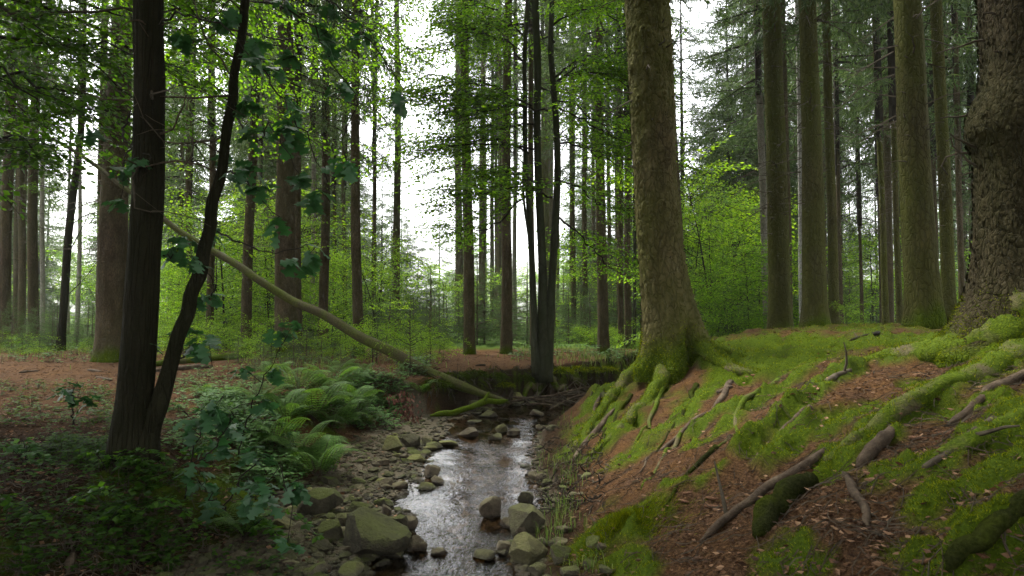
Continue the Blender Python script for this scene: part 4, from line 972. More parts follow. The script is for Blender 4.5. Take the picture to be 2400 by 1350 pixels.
# grassy hummock
g = hum; n = 5200; a = r3.uniform(0, 6.28, n); q = np.abs(r3.normal(size=n))*.16; X = g[0]+.03+np.cos(a)*q*1.3; Yh = g[1]+np.sin(a)*q
mb = MB(); mb.place(slivers(np.stack([X, Yh, height(X, Yh)], -1), np.stack([np.cos(a)*q*4, np.sin(a)*q*3-.3, np.ones(n)*.9], -1)+r3.normal(size=(n, 3))*.35, .045*r3.uniform(.5, 1.4, n), .0028, r3, 0))
tag(mb.obj('grassy_moss_tuft', [MOSSBLADE]), 'soft round tuft of fine bright green haircap moss, bottom right of the stream', 'moss', kind='stuff')
# needles
x, y, z, t, side, cy = ground_samples(150000, (-.9, .9), (2.1, 17), r3); mk = moss_mask(x, y, t, side, cy, z)
keep = (t > .12) & ((side > 0) | (t > .5)) & (r3.random(len(x)) > mk*.9); x, y, z = x[keep], y[keep], z[keep]; n = len(x)
d = r3.normal(size=(n, 3)); d[:, 2] *= .22
mb = MB(); mb.place(slivers(np.stack([x, y, z+.004], -1), d, (.012+.003*y)*r3.uniform(.6, 2, n), .0022+.0006*y, r3, 0))
tag(mb.obj('needle_litter', [NEEDLEL]), 'red brown spruce needles and bits strewn over the ground', 'litter', kind='stuff')
# dead leaves
x, y, z, t, side, cy = ground_samples(30000, (-.95, .95), (2.1, 16), r3)
w = np.where(side > 0, .28+.3*(fbm(x*1.3, y*1.3, s=120) > .05)*(y < 5), .25+.75*(t < 2.4)+.3*(y < 7)); w = np.where(t < .1, .0, w)*np.where((side < 0) & (y > 10.5), .25, 1)*np.where((side < 0) & (t < .75), .5, 1)
keep = r3.random(len(x)) < w; x, y, z = x[keep], y[keep], z[keep]; n = len(x)
a = r3.uniform(0, 6.28, n); l = r3.uniform(.018, .046, n); up = np.array([0, 0, 1.0])+r3.normal(size=(n, 3))*.55
mb = MB(); mb.place(leaves(np.stack([x, y, z+.012], -1), np.stack([np.cos(a), np.sin(a), r3.uniform(-.3, .4, n)], -1), up, l, l*.6, 0, .25))
tag(mb.obj('fallen_leaves', [LITTER]), 'dry brown fallen leaves scattered over the banks', 'leaves', kind='stuff')
# fine twigs
x, y, z, t, side, cy = ground_samples(3800, (-.9, .9), (2.1, 14), r3)
mb = MB()
for i in range(len(x)):
    if t[i] < .1 or (side[i] < 0 and t[i] < .6): continue
    a = r3.uniform(0, 6.28); Lt = r3.uniform(.06, .32); pts = []; q = np.array([x[i], y[i]])
    for e in range(6): pts.append(q.copy()); a += r3.normal()*.35; q = q+np.array([math.cos(a), math.sin(a)])*Lt/5
    pts = np.array(pts); zz = height(pts[:, 0], pts[:, 1])+.008+r3.uniform(0, .02, 6)
    mb.place(tube(np.column_stack([pts, zz]), np.linspace(.0032, .0012, 6), 3, False, int(r3.integers(0, 2))))
tag(mb.obj('fine_twigs', [TWIG, DEADWOOD]), 'fine fallen twigs and rootlets lying over moss and needles', 'twigs', kind='stuff')
# grass along the right water edge and thin blades elsewhere
def grass(name, n, pts, rad, Lr, label, wd=.006, m=GRASS):
    mb = MB()
    P_ = np.array(pts)
    C_ = P_[r3.integers(len(P_), size=n)]; GG = Gm(C_[:, 0]+r3.normal(size=n)*rad, C_[:, 1]+r3.normal(size=n)*rad*.4)
    for g in GG:
        L = r3.uniform(*Lr); a = r3.uniform(0, 6.28); h = L*r3.uniform(.15, .6)
        b = g+np.array([0, 0, -.01]); d = np.array([math.cos(a), math.sin(a), 0]); s = np.array([-d[1], d[0], 0])*wd*.5
        p1 = b+d*h*.3+np.array([0,0,L*.6]); p2 = b+d*h+np.array([0,0,L*r3.uniform(.55, 1.0)])
        mb.add([b-s, b+s, p1-s*.8, p1+s*.8, p2], tri=[(0,1,3),(0,3,2),(2,3,4)])
    tag(mb.obj(name, [m]), label, 'grass', kind='stuff')
grass('bank_grass', 520, [(1300,1080),(1310,1110),(1330,1130),(1300,1180),(1310,1220),(1330,1240),(1280,1250),(1340,1080),(1320,1200),(1380,1330),(1300,1280),(1345,1005),(1330,990)], 26, (.05, .15), 'thin green grass tufts growing along the right edge of the stream', .005)
grass('far_verge_grass', 1500, [(1450,840),(1400,835),(1350,830),(1480,850),(1430,832),(1300,826),(1240,822),(1000,830),(940,828),(1370,838),(1500,835)], 40, (.07, .20), 'fresh green grass along the far side of the needle path', .012)
grass('left_verge_grass', 1500, [(60,800),(120,805),(20,815),(200,800),(330,812),(480,815),(560,812),(620,830),(700,838),(760,842),(860,838)], 46, (.10, .28), 'low green growth at the edge of the path on the left', .012)

# ------------------------------------------------------------ ferns
def frond(rng, L=.7, np_=26):
    mb = MB(); t = np.linspace(0, 1, 10); c = lambda t: np.stack([L*t*(1-.15*t), 0*t, L*(1.05*t-1.0*t**2.2)], -1)
    mb.place(tube(c(t), np.linspace(.004, .001, 10), 3, False, 1))
    for k in range(np_):
        f = .14+.84*k/np_; pl = L*.24*math.sin(PI*min(1, (f+.08))**.75)*(1.05-f*.5)+.01
        for s in (-1, 1):
            p0 = c(np.array([f]))[0]; a = math.radians(68-18*f); d = np.array([math.cos(a), s*math.sin(a), -.18]); sd_ = np.array([math.cos(a-PI/2*s)*1, s*math.sin(a-PI/2*s), 0]); nt_ = 5
            pts = [p0]
            q = np.linspace(.08, .96, nt_)
            for e in q:    # toothed pinna: small leaflets on both sides of the midrib
                w = pl*.17*(1-e*.75)+.002; b = p0+d*pl*e+np.array([0, 0, -.12*pl*e*e])
                for ss2 in (-1, 1):
                    tip = b+sd_*ss2*w*1.5+d*pl*.09; mb.add([b-d*pl*.07, b+d*pl*.12, tip], tri=[(0,1,2)])
    return mb.mesh('frond', [FERN, TWIG])
FR = [frond(r3, .7, n) for n in (24, 28, 22)]
rf = random.Random(3)
def fern(px, py, sc, n, label):
    g = G(px, py); t = thing('fern', label, 'fern', (g[0], g[1], g[2]-.01), 'ferns')
    for k in range(n):
        o = link('frond', rf.choice(FR), t); a = 2*PI*k/n+rf.uniform(-.3, .3); o.rotation_euler = (rf.uniform(-.25, .25), rf.uniform(-.5, 0), a); s = sc*rf.uniform(.75, 1.15); o.scale = (s, s, s)
for a in [(700,925,1.05,11,'large fern high on the left bank under the leaning log'), (775,915,1.0,10,'fern right of the highest large fern, arching towards the stream'), (735,985,1.05,11,'broad fern halfway down the left bank'), (820,965,.95,10,'fern overhanging the upper gravel bank'),
          (700,1075,.85,9,'fern with upright ladder-like fronds low on the left bank'), (745,1120,.95,10,'lowest bright fern just above the gravel bank'), (640,1040,.7,8,'small fern left of the low bright ferns'), (610,950,.75,8,'fern amid brambles left of the large ferns'),
          (905,950,.6,8,'small fern at the corner where the leaning log meets the bank'), (985,925,.6,8,'small fern right of the dead leaf pile under the log'), (560,1250,.6,7,'dark fern at the foot of the bank bottom left'), (2225,735,.6,6,'little fern growing at the left shoulder of the buttressed tree'),
          (480,930,.55,7,'small pale fern between oak stems and the bank top'), (780,1005,.9,9,'fern between the broad fern and the stream side of the bank'), (845,1000,.7,8,'small fern just above the yellow green stone'), (670,990,.8,9,'fern half hidden behind the oak sapling leaves'), (790,880,.8,9,'fern at the crest of the bank before the log'), (850,880,.6,8,'fern on the bank top next to the needle path'), (640,890,.7,8,'fern beneath the thick brown spruce on the bank top')]: fern(*a)

# ------------------------------------------------------------ wood on the ground
m, n = mat('log_bark'); f = noise(n, 40, 4, .7); LOGM = finish(m, n, mix(n, ramp(n, noise(n, 2.5, 3, .6), [(.4, 0), (.6, 1)]), ramp(n, f, [(.3, (.028, .024, .012)), (.7, (.07, .062, .03))]), ramp(n, f, [(.3, (.030, .038, .006)), (.7, (.075, .088, .016))])), .85, f, .5, .015)
def wood(name, label, cat, pts, m, k=10, n=40, rough=.12, stubs=0, group=None, seed=1):
    """pts (px, py, width px, Y or None for lying on the ground, lift)"""
    w = []
    for p in pts:
        px, py, wp = p[:3]; Y = p[3] if len(p) > 3 else None
        if Y is None: g = G(px, py); r = wp*g[1]/FPX/2; g = g+np.array([0, 0, r*.5])
        else: g = P(px, py, Y); r = wp*Y/FPX/2
        w.append(np.append(g, r))
    w = smoothpath(np.array(w), n); u_ = np.linspace(0, 1, n); w[:, 3] *= (.35+.65*ss(0, .10, u_))*(.35+.65*ss(1, .90, u_)); org = w[0, :3].copy(); org[2] = w[:, 2].min()
    t = thing(name, label, cat, org, group); rng = np.random.default_rng(seed)
    for c_ in range(3): w[:, c_] += w[:, 3]*.5*vnoise(np.arange(n)*.16, c_*3.3, s=seed+c_)
    mb = MB(); mb.place(tube(w[:, :3]-org, w[:, 3], k, True, 0, lambda th, q: 1+rough*vnoise(np.cos(th)[None, :]*2, np.sin(th)[None, :]*2, np.arange(q)[:, None]*.13, s=seed)+.5*rough*vnoise(np.cos(th)[None, :]*5, np.sin(th)[None, :]*5, np.arange(q)[:, None]*.4, s=seed+1))); mb.obj('shaft', [m], t, True)
    for q in range(stubs):
        i = rng.integers(2, n-3); c = w[i, :3]-org; d = rng.normal(size=3); d[2] = abs(d[2]); d /= np.linalg.norm(d); L = rng.uniform(.06, .35); pp = [c]
        for e in range(3): d = d+rng.normal(size=3)*.2; pp.append(pp[-1]+d/np.linalg.norm(d)*L/3)
        sb = MB(); sb.place(tube(pp, [.012, .010, .007, .004], 5)); sb.obj('stub', [TWIG], t)
    return t
wood('fallen_log', 'long pale green log leaning from the left down into the stream bend', 'log', [(1192,944,18.9,10.65),(1186,940,20.6,10.7),(1120,922,27.5,10.9),(1040,890,27.5,11.1),(970,860,25.8,11.4),(900,815,24.1,11.6),(840,788,23.2,11.8),(760,742,21.5,12.05),(690,708,19.8,12.3),(610,660,18.1,12.5),(520,603,16.3,12.8),(400,528,12.9,13.1),(300,445,10.3,13.4),(200,370,8.6,13.7),(110,318,6.9,13.9),(0,275,5.2,14.2)], LOGM, 16, 120, .07, 7, seed=3)
tb = wood('mossy_branch', 'bright mossy crooked branch lying from the log end to the left gravel', 'branch', [(1008,974,11,9.9),(1050,968,14,10.0),(1090,958,15,10.1),(1115,948,15,10.2),(1140,940,14,10.3),(1172,941,12,10.4),(1190,937,9,10.5)], MOSSM, 9, 50, .2, 0, seed=4)
wood('mossy_fork', 'short mossy fork sticking up beside the end of the leaning log', 'branch', [(1133,945,10,10.25),(1141,931,8,10.25),(1148,918,5,10.25)], MOSSM, 8, 14, .2, 0, seed=5)
r4 = random.Random(12)
DW = ['long bare stick arching over the driftwood pile', 'pale straight stick on top of the driftwood pile', 'thin dark stick at the back of the driftwood pile', 'forking stick pointing left from the driftwood pile', 'curved stick at the front of the driftwood pile', 'short thick pale stick at the right of the driftwood pile', 'bent stick leaning on the right bank in the driftwood pile', 'low stick across the upper riffle', 'thin stick beside the pale mossy stone', 'crooked stick in the middle of the driftwood pile', 'long thin stick at the foot of the far bank', 'upright broken stick behind the driftwood pile']
for i, (a, b) in enumerate([((1190,942),(1400,925)), ((1330,922),(1388,927)), ((1200,930),(1350,955)), ((1150,968),(1240,935)), ((1230,948),(1330,965)), ((1345,918),(1385,924)), ((1280,965),(1415,915)), ((1290,955),(1372,948)), ((1170,960),(1215,948)), ((1250,935),(1380,962)), ((1300,925),(1440,905)), ((1322,935),(1328,900))]):
    Y0 = r4.uniform(11.2, 11.9); m = r4.choice([DEADWOOD, TWIG, DEADWOOD]); mx_, my_ = (a[0]+b[0])/2, (a[1]+b[1])/2-r4.uniform(0, 12)
    wood('driftwood_stick', DW[i], 'stick', [(*a, 6, Y0), (mx_, my_, 5, Y0+.1), (*b, 3, Y0+r4.uniform(-.1, .3))], m, 5, 14, .2, 3, 'driftwood in the stream bend', seed=30+i)
mb = MB()
for g in Gm(r3.uniform(1000, 1430, 230), r3.uniform(868, 925, 230)):
    L = r3.uniform(.12, .5); d = np.array([r3.normal()*.5, -.35, -.8]); p_ = [g+np.array([0, -.02, .05])]
    for e in range(6): d = d/np.linalg.norm(d)+r3.normal(size=3)*.4; p_.append(p_[-1]+d/np.linalg.norm(d)*L/6)
    p_ = np.array(p_); p_[:, 2] = np.maximum(p_[:, 2], height(p_[:, 0], p_[:, 1])+.01); mb.place(tube(p_, np.linspace(.008, .002, 7)*r3.uniform(.5, 1.5), 4, False, int(r3.integers(0, 3))))
for g in Gm(r3.uniform(1262, 1420, 260), r3.uniform(1000, 1200, 260)):
    t_, s_, _ = chan(g[:1], g[1:2])
    if s_[0] < 0 or t_[0] > .7: continue
    L = r3.uniform(.06, .3); d = np.array([-.5, -.35, -.5])+r3.normal(size=3)*.3; p_ = [g+np.array([0, 0, .02])]
    for e in range(6): d = d/np.linalg.norm(d)+r3.normal(size=3)*.4; p_.append(p_[-1]+d/np.linalg.norm(d)*L/6)
    p_ = np.array(p_); p_[:, 2] = np.maximum(p_[:, 2], height(p_[:, 0], p_[:, 1])+.008); mb.place(tube(p_, np.linspace(.006, .0015, 7)*r3.uniform(.5, 1.4), 4, False, int(r3.integers(0, 2))))
tag(mb.obj('bank_rootlets', [TWIG, TWIGD, MOSSDK]), 'thin roots hanging from the eroded bank faces beside the stream', 'roots', kind='stuff')
for i, (px_, py_, s_) in enumerate([(1010,905,.26),(1065,885,.2),(1110,880,.18),(1160,885,.16),(1215,890,.2),(1310,872,.22),(1345,868,.2),(1385,870,.2),(1420,868,.2),(1180,905,.14)]):
    g = G(px_, py_); n_ = 900; B = r3.normal(size=(n_, 3)); B /= np.linalg.norm(B, axis=1)[:, None]; B[:, 2] = np.abs(B[:, 2])*.8-.25
    mm_ = MB(); mm_.place(slivers(B*s_*(1+.25*vnoise(B[:, 0]*2+i, B[:, 1]*2, B[:, 2]*2, s=5))[:, None]*np.array([1.3, .8, .5]), B+r3.normal(size=(n_, 3))*.5+np.array([0, 0, -.4]), .05*r3.uniform(.5, 1.5, n_), .012, r3, 0))
    o = mm_.obj('moss_cushion', [MOSSBLADE if i > 4 else MOSSDARK], None, loc=(g[0], g[1], g[2]+.02)); tag(o, ['moss cushion on the bank where the log crosses it','first small moss cushion on the lip right of the log','second small moss cushion on the lip right of the log','third small moss cushion on the lip right of the log','moss cushion on the lip left of the beech foot','bright moss cushion just right of the beech foot','bright moss cushion second right of the beech foot','bright moss cushion on the lip towards the massive spruce','last bright moss cushion before the massive spruce','low moss cushion on the bank face left of the beech'][i], 'moss cushion', 'moss cushions on the far bank')
# sticks, branches and cones on the right slope
for q, (lab, pts, m, st) in enumerate([
 ('long bare branch running down the slope beside the mossy short log', [(1640,1275,18),(1700,1225,20),(1780,1165,22),(1850,1120,22),(1900,1085,20),(1965,1040,16)], DEADWOOD, 1),
 ('thick short log coated in dark moss on the right slope', [(1768,1266,46),(1798,1215,58),(1850,1165,54),(1905,1128,40)], MOSSDK, 0),
 ('dark brown broken branch piece with a pointed end', [(2010,1100,30),(2050,1060,34),(2095,1005,20)], DEADWOOD, 0),
 ('peeling stick pointing down the slope below the branch piece', [(1975,1110,16),(2005,1160,22),(2030,1200,20),(2035,1240,16)], DEADWOOD, 1),
 ('long dark root-like branch rising to the right edge', [(2110,1130,12),(2200,1080,18),(2300,1010,22),(2420,950,24)], TWIG, 1),
 ('lichen covered branch between moss ridges near the right edge', [(2220,1000,18),(2290,950,20),(2340,910,22),(2420,870,24)], DEADWOOD, 0),
 ('thick mossy branch at the bottom right corner', [(2225,1349,36),(2290,1275,46),(2360,1215,48),(2440,1165,48)], MOSSDK, 0),
 ('small dark fork of wood on the mound above the dry hollow', [(1930,905,14),(1965,885,16),(1995,868,12)], TWIG, 1),
 ('short flat piece of bark on the mossy crest', [(1680,922,8),(1718,908,9)], DEADWOOD, 0),
 ('stick lying on the crest behind the mossy mound', [(1990,800,7),(2040,788,9),(2062,780,6)], TWIGD, 1),
 ('dark exposed root hanging over the water edge at the right bank', [(1345,1080,14),(1375,1040,15),(1410,1000,14),(1440,960,10)], DEADWOOD, 0),
 ('curled root arching above the water at the right bank', [(1278,1060,7,9.0),(1285,1020,7,9.0),(1305,1000,7,9.0),(1345,1005,6,9.1)], TWIG, 0),
 ('curved pale stick at the foot of the left bank', [(595,1228,10),(620,1212,12),(660,1198,8)], DEADWOOD, 0),
 ('bleached twig arching down the dark bank below the oak', [(330,1160,9),(390,1185,10),(420,1215,9),(440,1250,6)], DEADWOOD, 0),
 ('thick pale stick end at the bottom left of the picture', [(155,1349,20),(165,1325,20),(172,1300,14)], DEADWOOD, 0),
 ('old mossy log lying across the path edge behind the oak stems', [(350,860,14),(430,852,18),(520,845,18),(600,838,12)], MOSSWOOD, 1),
 ('dark weathered log in front of the mossy one behind the oak stems', [(350,872,12),(420,868,15),(500,862,12)], DEADWOOD, 1),
 ('bark strip on the needle path at the far left', [(45,875,6),(90,870,7)], DEADWOOD, 0),
 ('short stick on the needle path left of the oak', [(205,868,6),(236,872,7)], DEADWOOD, 0),
 ('second short stick on the needle path close to the oak', [(225,885,6),(262,892,6)], DEADWOOD, 0),
 ('small dark stick on the needle path below the reddish spruces', [(1115,858,5),(1138,857,5)], TWIGD, 0)]):
    wood('branch' if q else 'fallen_branch', lab, 'branch', pts, m, 9, 36 if q < 8 else 16, .16, st, seed=60+q)
# spruce cones
def cone():
    mb = MB(); n = 22; t = np.linspace(0, 1, n); r = .5*np.sin(PI*(t*.86+.09))**.6*(1-.25*t); mb.place(tube(np.stack([t, 0*t, 0*t], -1), r*.26, 8))
    for k in range(150):
        f = (k+.5)/150; a = k*2.39996; rr_ = .13*math.sin(PI*(f*.86+.09))**.6*(1-.25*f); d = np.array([0, math.cos(a), math.sin(a)]); s = np.array([0, -d[2], d[1]]); c = np.array([f, 0, 0])+d*rr_*.85
        mb.add([c-s*.05, c+s*.05, c+d*.03+np.array([.085, 0, 0])], tri=[(0,1,2)])
    m, n_ = mat('cone_scale'); finish(m, n_, ramp(n_, noise(n_, 14, 3), [(.35, (.09, .045, .025)), (.7, (.24, .13, .075))]), .7)
    return mb.mesh('spruce_cone', [m])
CM = cone(); r5 = random.Random(2)
CL = {0:'large reddish cone just below the dark broken branch piece', 1:'cone right of the large reddish one', 2:'cone lying alone right of the peeling stick', 3:'pale cone low on the slope left of the bottom edge', 4:'small pale cone above the pale low one'}
for i, (px, py, s) in enumerate([(2025,1115,.125),(2055,1112,.10),(2085,1135,.09),(1866,1300,.09),(1885,1285,.08),(2040,1150,.08),(1655,1170,.08),(1650,1190,.09),(2190,1022,.11),(2210,1020,.10),(2230,1015,.10),(1760,883,.12),(1765,890,.10),(1680,1200,.08),(1715,1215,.08),(1600,1160,.08),(1850,1240,.07),(2160,1325,.08),(1500,1085,.08),(1925,1150,.07),(2130,1030,.09),(1590,1175,.07)]):
    g = G(px, py); o = link('spruce_cone', CM, None, (g[0], g[1], g[2]+s*.12)); o.scale = (s, s, s); o.rotation_euler = (r5.uniform(0, 6), r5.uniform(-.2, .1), r5.uniform(-1.0, .6))
    tag(o, CL.get(i, 'dry brown spruce cone lying in the litter of the right slope'), 'cone', 'spruce cones on the right slope')
print('p3 done')

# ------------------------------------------------------------ undergrowth behind the path
ru = random.Random(21)
def plant(name, me, px, Y, h, h0, label, cat, group, wid=1.0):
    x = (px-1200)/FPX*Y; z = H(x, Y)-.05; s = h/h0
    o = link(name, me, None, (x, Y, z)); o.scale = (s*wid, s*wid, s); o.rotation_euler = (0, 0, ru.uniform(0, 6.28)); return tag(o, label, cat, group)
def belt(n, name, mes, pxr, Yr, hr, h0, label, cat, group, wid=1.0, avoid=()):
    for _ in range(n):
        while True:
            px = ru.uniform(*pxr)
            if not any(a < px < b for a, b in avoid): break
        plant(name, ru.choice(mes), px, ru.uniform(*Yr), ru.uniform(*hr), h0, label, cat, group, wid*ru.uniform(.85, 1.2))
belt(20, 'young_beech', BUSH_ME, (370, 660), (18, 29), (2.2, 5.0), 4.2, 'bright green young beech glowing behind the forked oak', 'shrub', 'young beeches behind the oak')
belt(13, 'young_beech', BUSH_ME, (680, 920), (19, 28), (2.0, 4.2), 4.2, 'bright green young beech behind the middle of the leaning log', 'shrub', 'young beeches behind the log')
belt(13, 'young_beech', BUSH_ME, (1590, 1790), (16, 27), (2.6, 6.4), 4.2, 'bright green young beech in the opening right of the massive spruce', 'shrub', 'young beeches right of the massive spruce')
belt(5, 'young_beech', BUSHG_ME, (1620, 1760), (14.5, 17), (1.4, 2.6), 4.2, 'low green beech bush right of the massive spruce', 'shrub', 'low bushes right of the massive spruce')
belt(8, 'young_beech', BUSH_ME, (1040, 1500), (22, 32), (1.6, 3.2), 4.2, 'green young beech deep behind the multi-stemmed beech', 'shrub', 'young beeches deep in the middle')
belt(16, 'young_beech', BUSH_ME, (1820, 2420), (22, 36), (2.4, 4.6), 4.2, 'pale green shrub seen between the trunks at right', 'shrub', 'pale shrubs at right')
belt(34, 'young_spruce', YOUNG_ME, (-250, 330), (16.6, 22), (.7, 1.5), 2.0, 'knee-high young spruce behind the path on the left', 'young spruce', 'young spruces behind the path on the left')
belt(34, 'young_spruce', YOUNG_ME, (640, 1060), (18, 24), (.9, 1.8), 2.0, 'young spruce in the thicket behind the leaning log', 'young spruce', 'young spruces behind the log')
belt(50, 'young_spruce', YOUNG_ME, (1000, 1520), (20, 29), (1.2, 2.8), 2.0, 'young spruce in the thicket behind the multi-stemmed beech', 'young spruce', 'young spruces behind the beech')
belt(16, 'young_spruce', YOUNG_ME, (1600, 2300), (20, 28), (1.2, 2.4), 2.0, 'young spruce beyond the mossy mound', 'young spruce', 'young spruces beyond the mound')
belt(26, 'low_bush', LOWB_ME, (620, 1040), (13.5, 17.5), (.4, 1.0), 1.1, 'low light green beech seedling between path and thicket', 'shrub', 'beech seedlings by the path')
belt(24, 'low_bush', LOWB_ME, (380, 660), (14, 19), (.4, 1.1), 1.1, 'low light green seedling behind the forked oak', 'shrub', 'seedlings behind the oak')
belt(26, 'low_bush', LOWB_ME, (1250, 1560), (17.5, 21), (.3, .8), 1.1, 'low fresh green plant at the far edge of the path', 'shrub', 'low plants beyond the path')
belt(20, 'low_bush', LOWB_ME, (-200, 360), (15, 18), (.3, .6), 1.1, 'low green plant beside the path on the left', 'shrub', 'low plants beside the left path')
belt(15, 'low_bush', LOWB_ME, (1600, 2100), (14, 18), (.4, .8), 1.1, 'low green plant at the back of the mossy mound', 'shrub', 'low plants behind the mound')
belt(34, 'far_shrub', BUSH_ME+BUSHG_ME, (-500, 2900), (38, 52), (3.4, 5.2), 4.2, 'pale green shrub in the far bright undergrowth', 'shrub', 'far shrubs', 1.3)
belt(34, 'far_shrub', BUSH_ME, (-500, 2900), (54, 78), (4.4, 6.5), 4.2, 'hazy pale green bush at the end of the wood', 'shrub', 'hazy bushes at the end of the wood', 1.4)
belt(30, 'far_tree', BUSHG_ME, (-700, 3200), (84, 118), (11, 16), 4.2, 'hazy distant broadleaved tree closing the view', 'tree', 'hazy distant trees', .9, [(860, 1330)])
belt(30, 'far_spruce', CROWN_ME, (-300, 880), (50, 75), (14, 24), 14, 'distant spruce with branches to the ground behind the left stand', 'tree', 'distant spruces on the left', 1.2, [(140, 235)])
belt(14, 'far_spruce', CROWN_ME, (1340, 1560), (45, 65), (10, 16), 14, 'distant spruce with branches to the ground behind the middle stand', 'tree', 'distant spruces in the middle', 1.2)
belt(24, 'far_spruce', CROWN_ME, (1780, 2700), (40, 60), (12, 20), 14, 'distant spruce with branches to the ground behind the right stand', 'tree', 'distant spruces on the right', 1.2)
belt(15, 'far_tree', CROWN_ME, (1590, 1820), (28, 44), (11, 20), 14, 'dark young spruce with branches to the ground in the right opening', 'tree', 'spruces in the right opening', 1.0)
belt(5, 'far_tree', CROWN_ME, (1050, 1130), (34, 48), (5, 8), 14, 'shadowy spruce with branches to the ground right of the sky gap', 'tree', 'spruces right of the sky gap', 1.0)
belt(6, 'far_tree', CROWN_ME, (880, 1050), (44, 58), (7, 13), 14, 'thin far spruce standing in the bright central gap', 'tree', 'spruces in the central gap', 1.0)
# seedlings in front
for px, py, h, lab in [(962,880,1.15,'thin beech seedling standing in front of the lower log'), (1000,870,.5,'little sprig at the right of the thin seedling'), (1040,845,.6,'flat green seedling on the needle path left of the beech'), (640,830,.8,'green seedling on the bank top before the thick brown spruce')]:
    g = G(px, py); plant('beech_seedling', LOWB_ME[0], px, g[1], h, 1.1, lab, 'seedling', None, .6)
for px, py, h, lab in [(560,850,.55,'low spruce seedling behind the big ferns, left'), (620,862,.6,'low spruce seedling behind the big ferns, second from left'), (690,858,.6,'low spruce seedling in the middle behind the big ferns'), (755,850,.55,'low spruce seedling right behind the big ferns'), (800,870,.5,'spruce seedling at the path edge above the ferns'), (720,845,.7,'tallest spruce seedling before the root plate'), (600,905,.45,'small spruce seedling on the bank edge'), (660,910,.45,'spruce seedling between the ferns')]:
    g = G(px, py); plant('spruce_seedling', ru.choice(YOUNG_ME), px, g[1], h, 2.0, lab, 'seedling', None, 1.5)
# root plate of a torn stump behind the thick brown spruce
g = G(735, 800); st = thing('torn_stump', 'rotten torn stump with jagged dark wood right of the thick brown spruce', 'stump', g)
mb = MB(); mb.place(tube([(-.05, 0, -.1), (0, 0, .25), (.03, 0, .5), (-.12, .0, .85), (-.2, 0, 1.15)], [.50, .42, .30, .13, .02], 14, True, 0, lambda th, q: 1+.5*vnoise(np.cos(th)[None, :]*2.5, np.sin(th)[None, :]*2.5, np.arange(q)[:, None]*1.0, s=3))); mb.obj('stump_wood', [DEADWOOD], st)
for k in range(7):
    a = k*.9; mb = MB(); mb.place(tube([(0, 0, .3), (math.cos(a)*.5, -abs(math.sin(a))*.3, .25), (math.cos(a)*.95, -abs(math.sin(a))*.5, -.05)], [.10, .07, .03], 7)); mb.obj('root', [BARK_BROWN], st, True)
# leaning dark sapling trunk at the left
g = G(142, 822)
sap = thing('sapling_tree', 'slim dark leaning tree trunk standing left of the thick reddish spruce', 'tree', g)
stem(sap, 'trunk', [(140,828,24,g[1]),(146,760,17,g[1]),(152,680,17,g[1]),(160,560,16,g[1]),(175,430,15,g[1]),(188,330,14,g[1]),(195,190,12,g[1]),(198,60,10,g[1]),(200,-200,5,g[1])], BARK_OAK, g, 12, 70)
rb = np.random.default_rng(41)
for q, pl in enumerate([[(158,600),(200,520),(230,470),(300,480)], [(165,530),(200,505),(220,500),(180,560)], [(170,460),(120,440),(60,430)], [(188,330),(230,300),(300,290)], [(150,700),(200,650),(235,600)], [(178,400),(130,340),(60,300)],[(192,250),(120,200),(40,170)],[(195,180),(270,160),(330,150)]]):
    w = smoothpath(np.array([P(a, b, g[1]+.2*k) for k, (a, b) in enumerate(pl)]), 10); l = MB(); l.place(tube(w-g, np.linspace(.018, .006, 10), 4)); lim = l.obj('branch', [TWIGD], sap, True)
    for k in range(5):
        i = 3+k; o = link('leafy_twig', SPRAY_ME[rb.integers(3)], lim, w[min(9, i+1)]-g); o.rotation_euler = (rb.uniform(-.4, .4), rb.uniform(0, .5), rb.uniform(0, 6.28)); s = rb.uniform(.35, .6); o.scale = (s, s, s)

# ------------------------------------------------------------ broadleaved boughs entering at the top left from a tree just outside the picture
LS = [spray(np.random.default_rng(60+i), 1.3, 12, 9, .088, droop=.25) for i in range(3)]
LSM = []
for a in LS: b = MB(); b.place(a); LSM.append(b.mesh('leafy_twig', [TWIGD, DARKL]))
hx = np.array([-7.2, 6.2, H(-7.2, 6.2)-.05])
hz = thing('lime_tree', 'broadleaved tree beyond the left edge whose dark leafy boughs fill the top left corner', 'tree', hx)
mb = MB(); mb.place(tube([(0,0,0), (.1,0,3), (.3,0,7), (.2,0,12)], [.24, .19, .13, .03], 14, True, 0, lambda th, q: 1+.06*np.cos(3*th)[None, :]+0*np.arange(q)[:, None])); mb.obj('trunk', [BARK_OAK], hz, True)
def bough(parent, org, w, r0, sp, k, sc, droopy=.3, name='branch', spread=1.0):
    w = smoothpath(np.array(w), 16); w[1:] += rb.normal(size=(15, 3))*.04; l = MB(); l.place(tube(w-org, np.linspace(r0, .006, 16), 5)); lim = l.obj(name, [TWIG if rb.random() < .4 else TWIGD], parent, True)
    for q in range(k):
        i = int(rb.integers(4, 16)); d = w[min(i+1, 15)]-w[i-1]; az = math.atan2(d[1], d[0])+rb.normal()*spread
        o = link('leafy_twig', sp[rb.integers(3)], lim, w[i]-org); o.rotation_euler = (rb.uniform(-.4, .4), rb.uniform(0, .2)+droopy*rb.random(), az); s = rb.uniform(.5, 1.0)*sc; o.scale = (s, s, s)
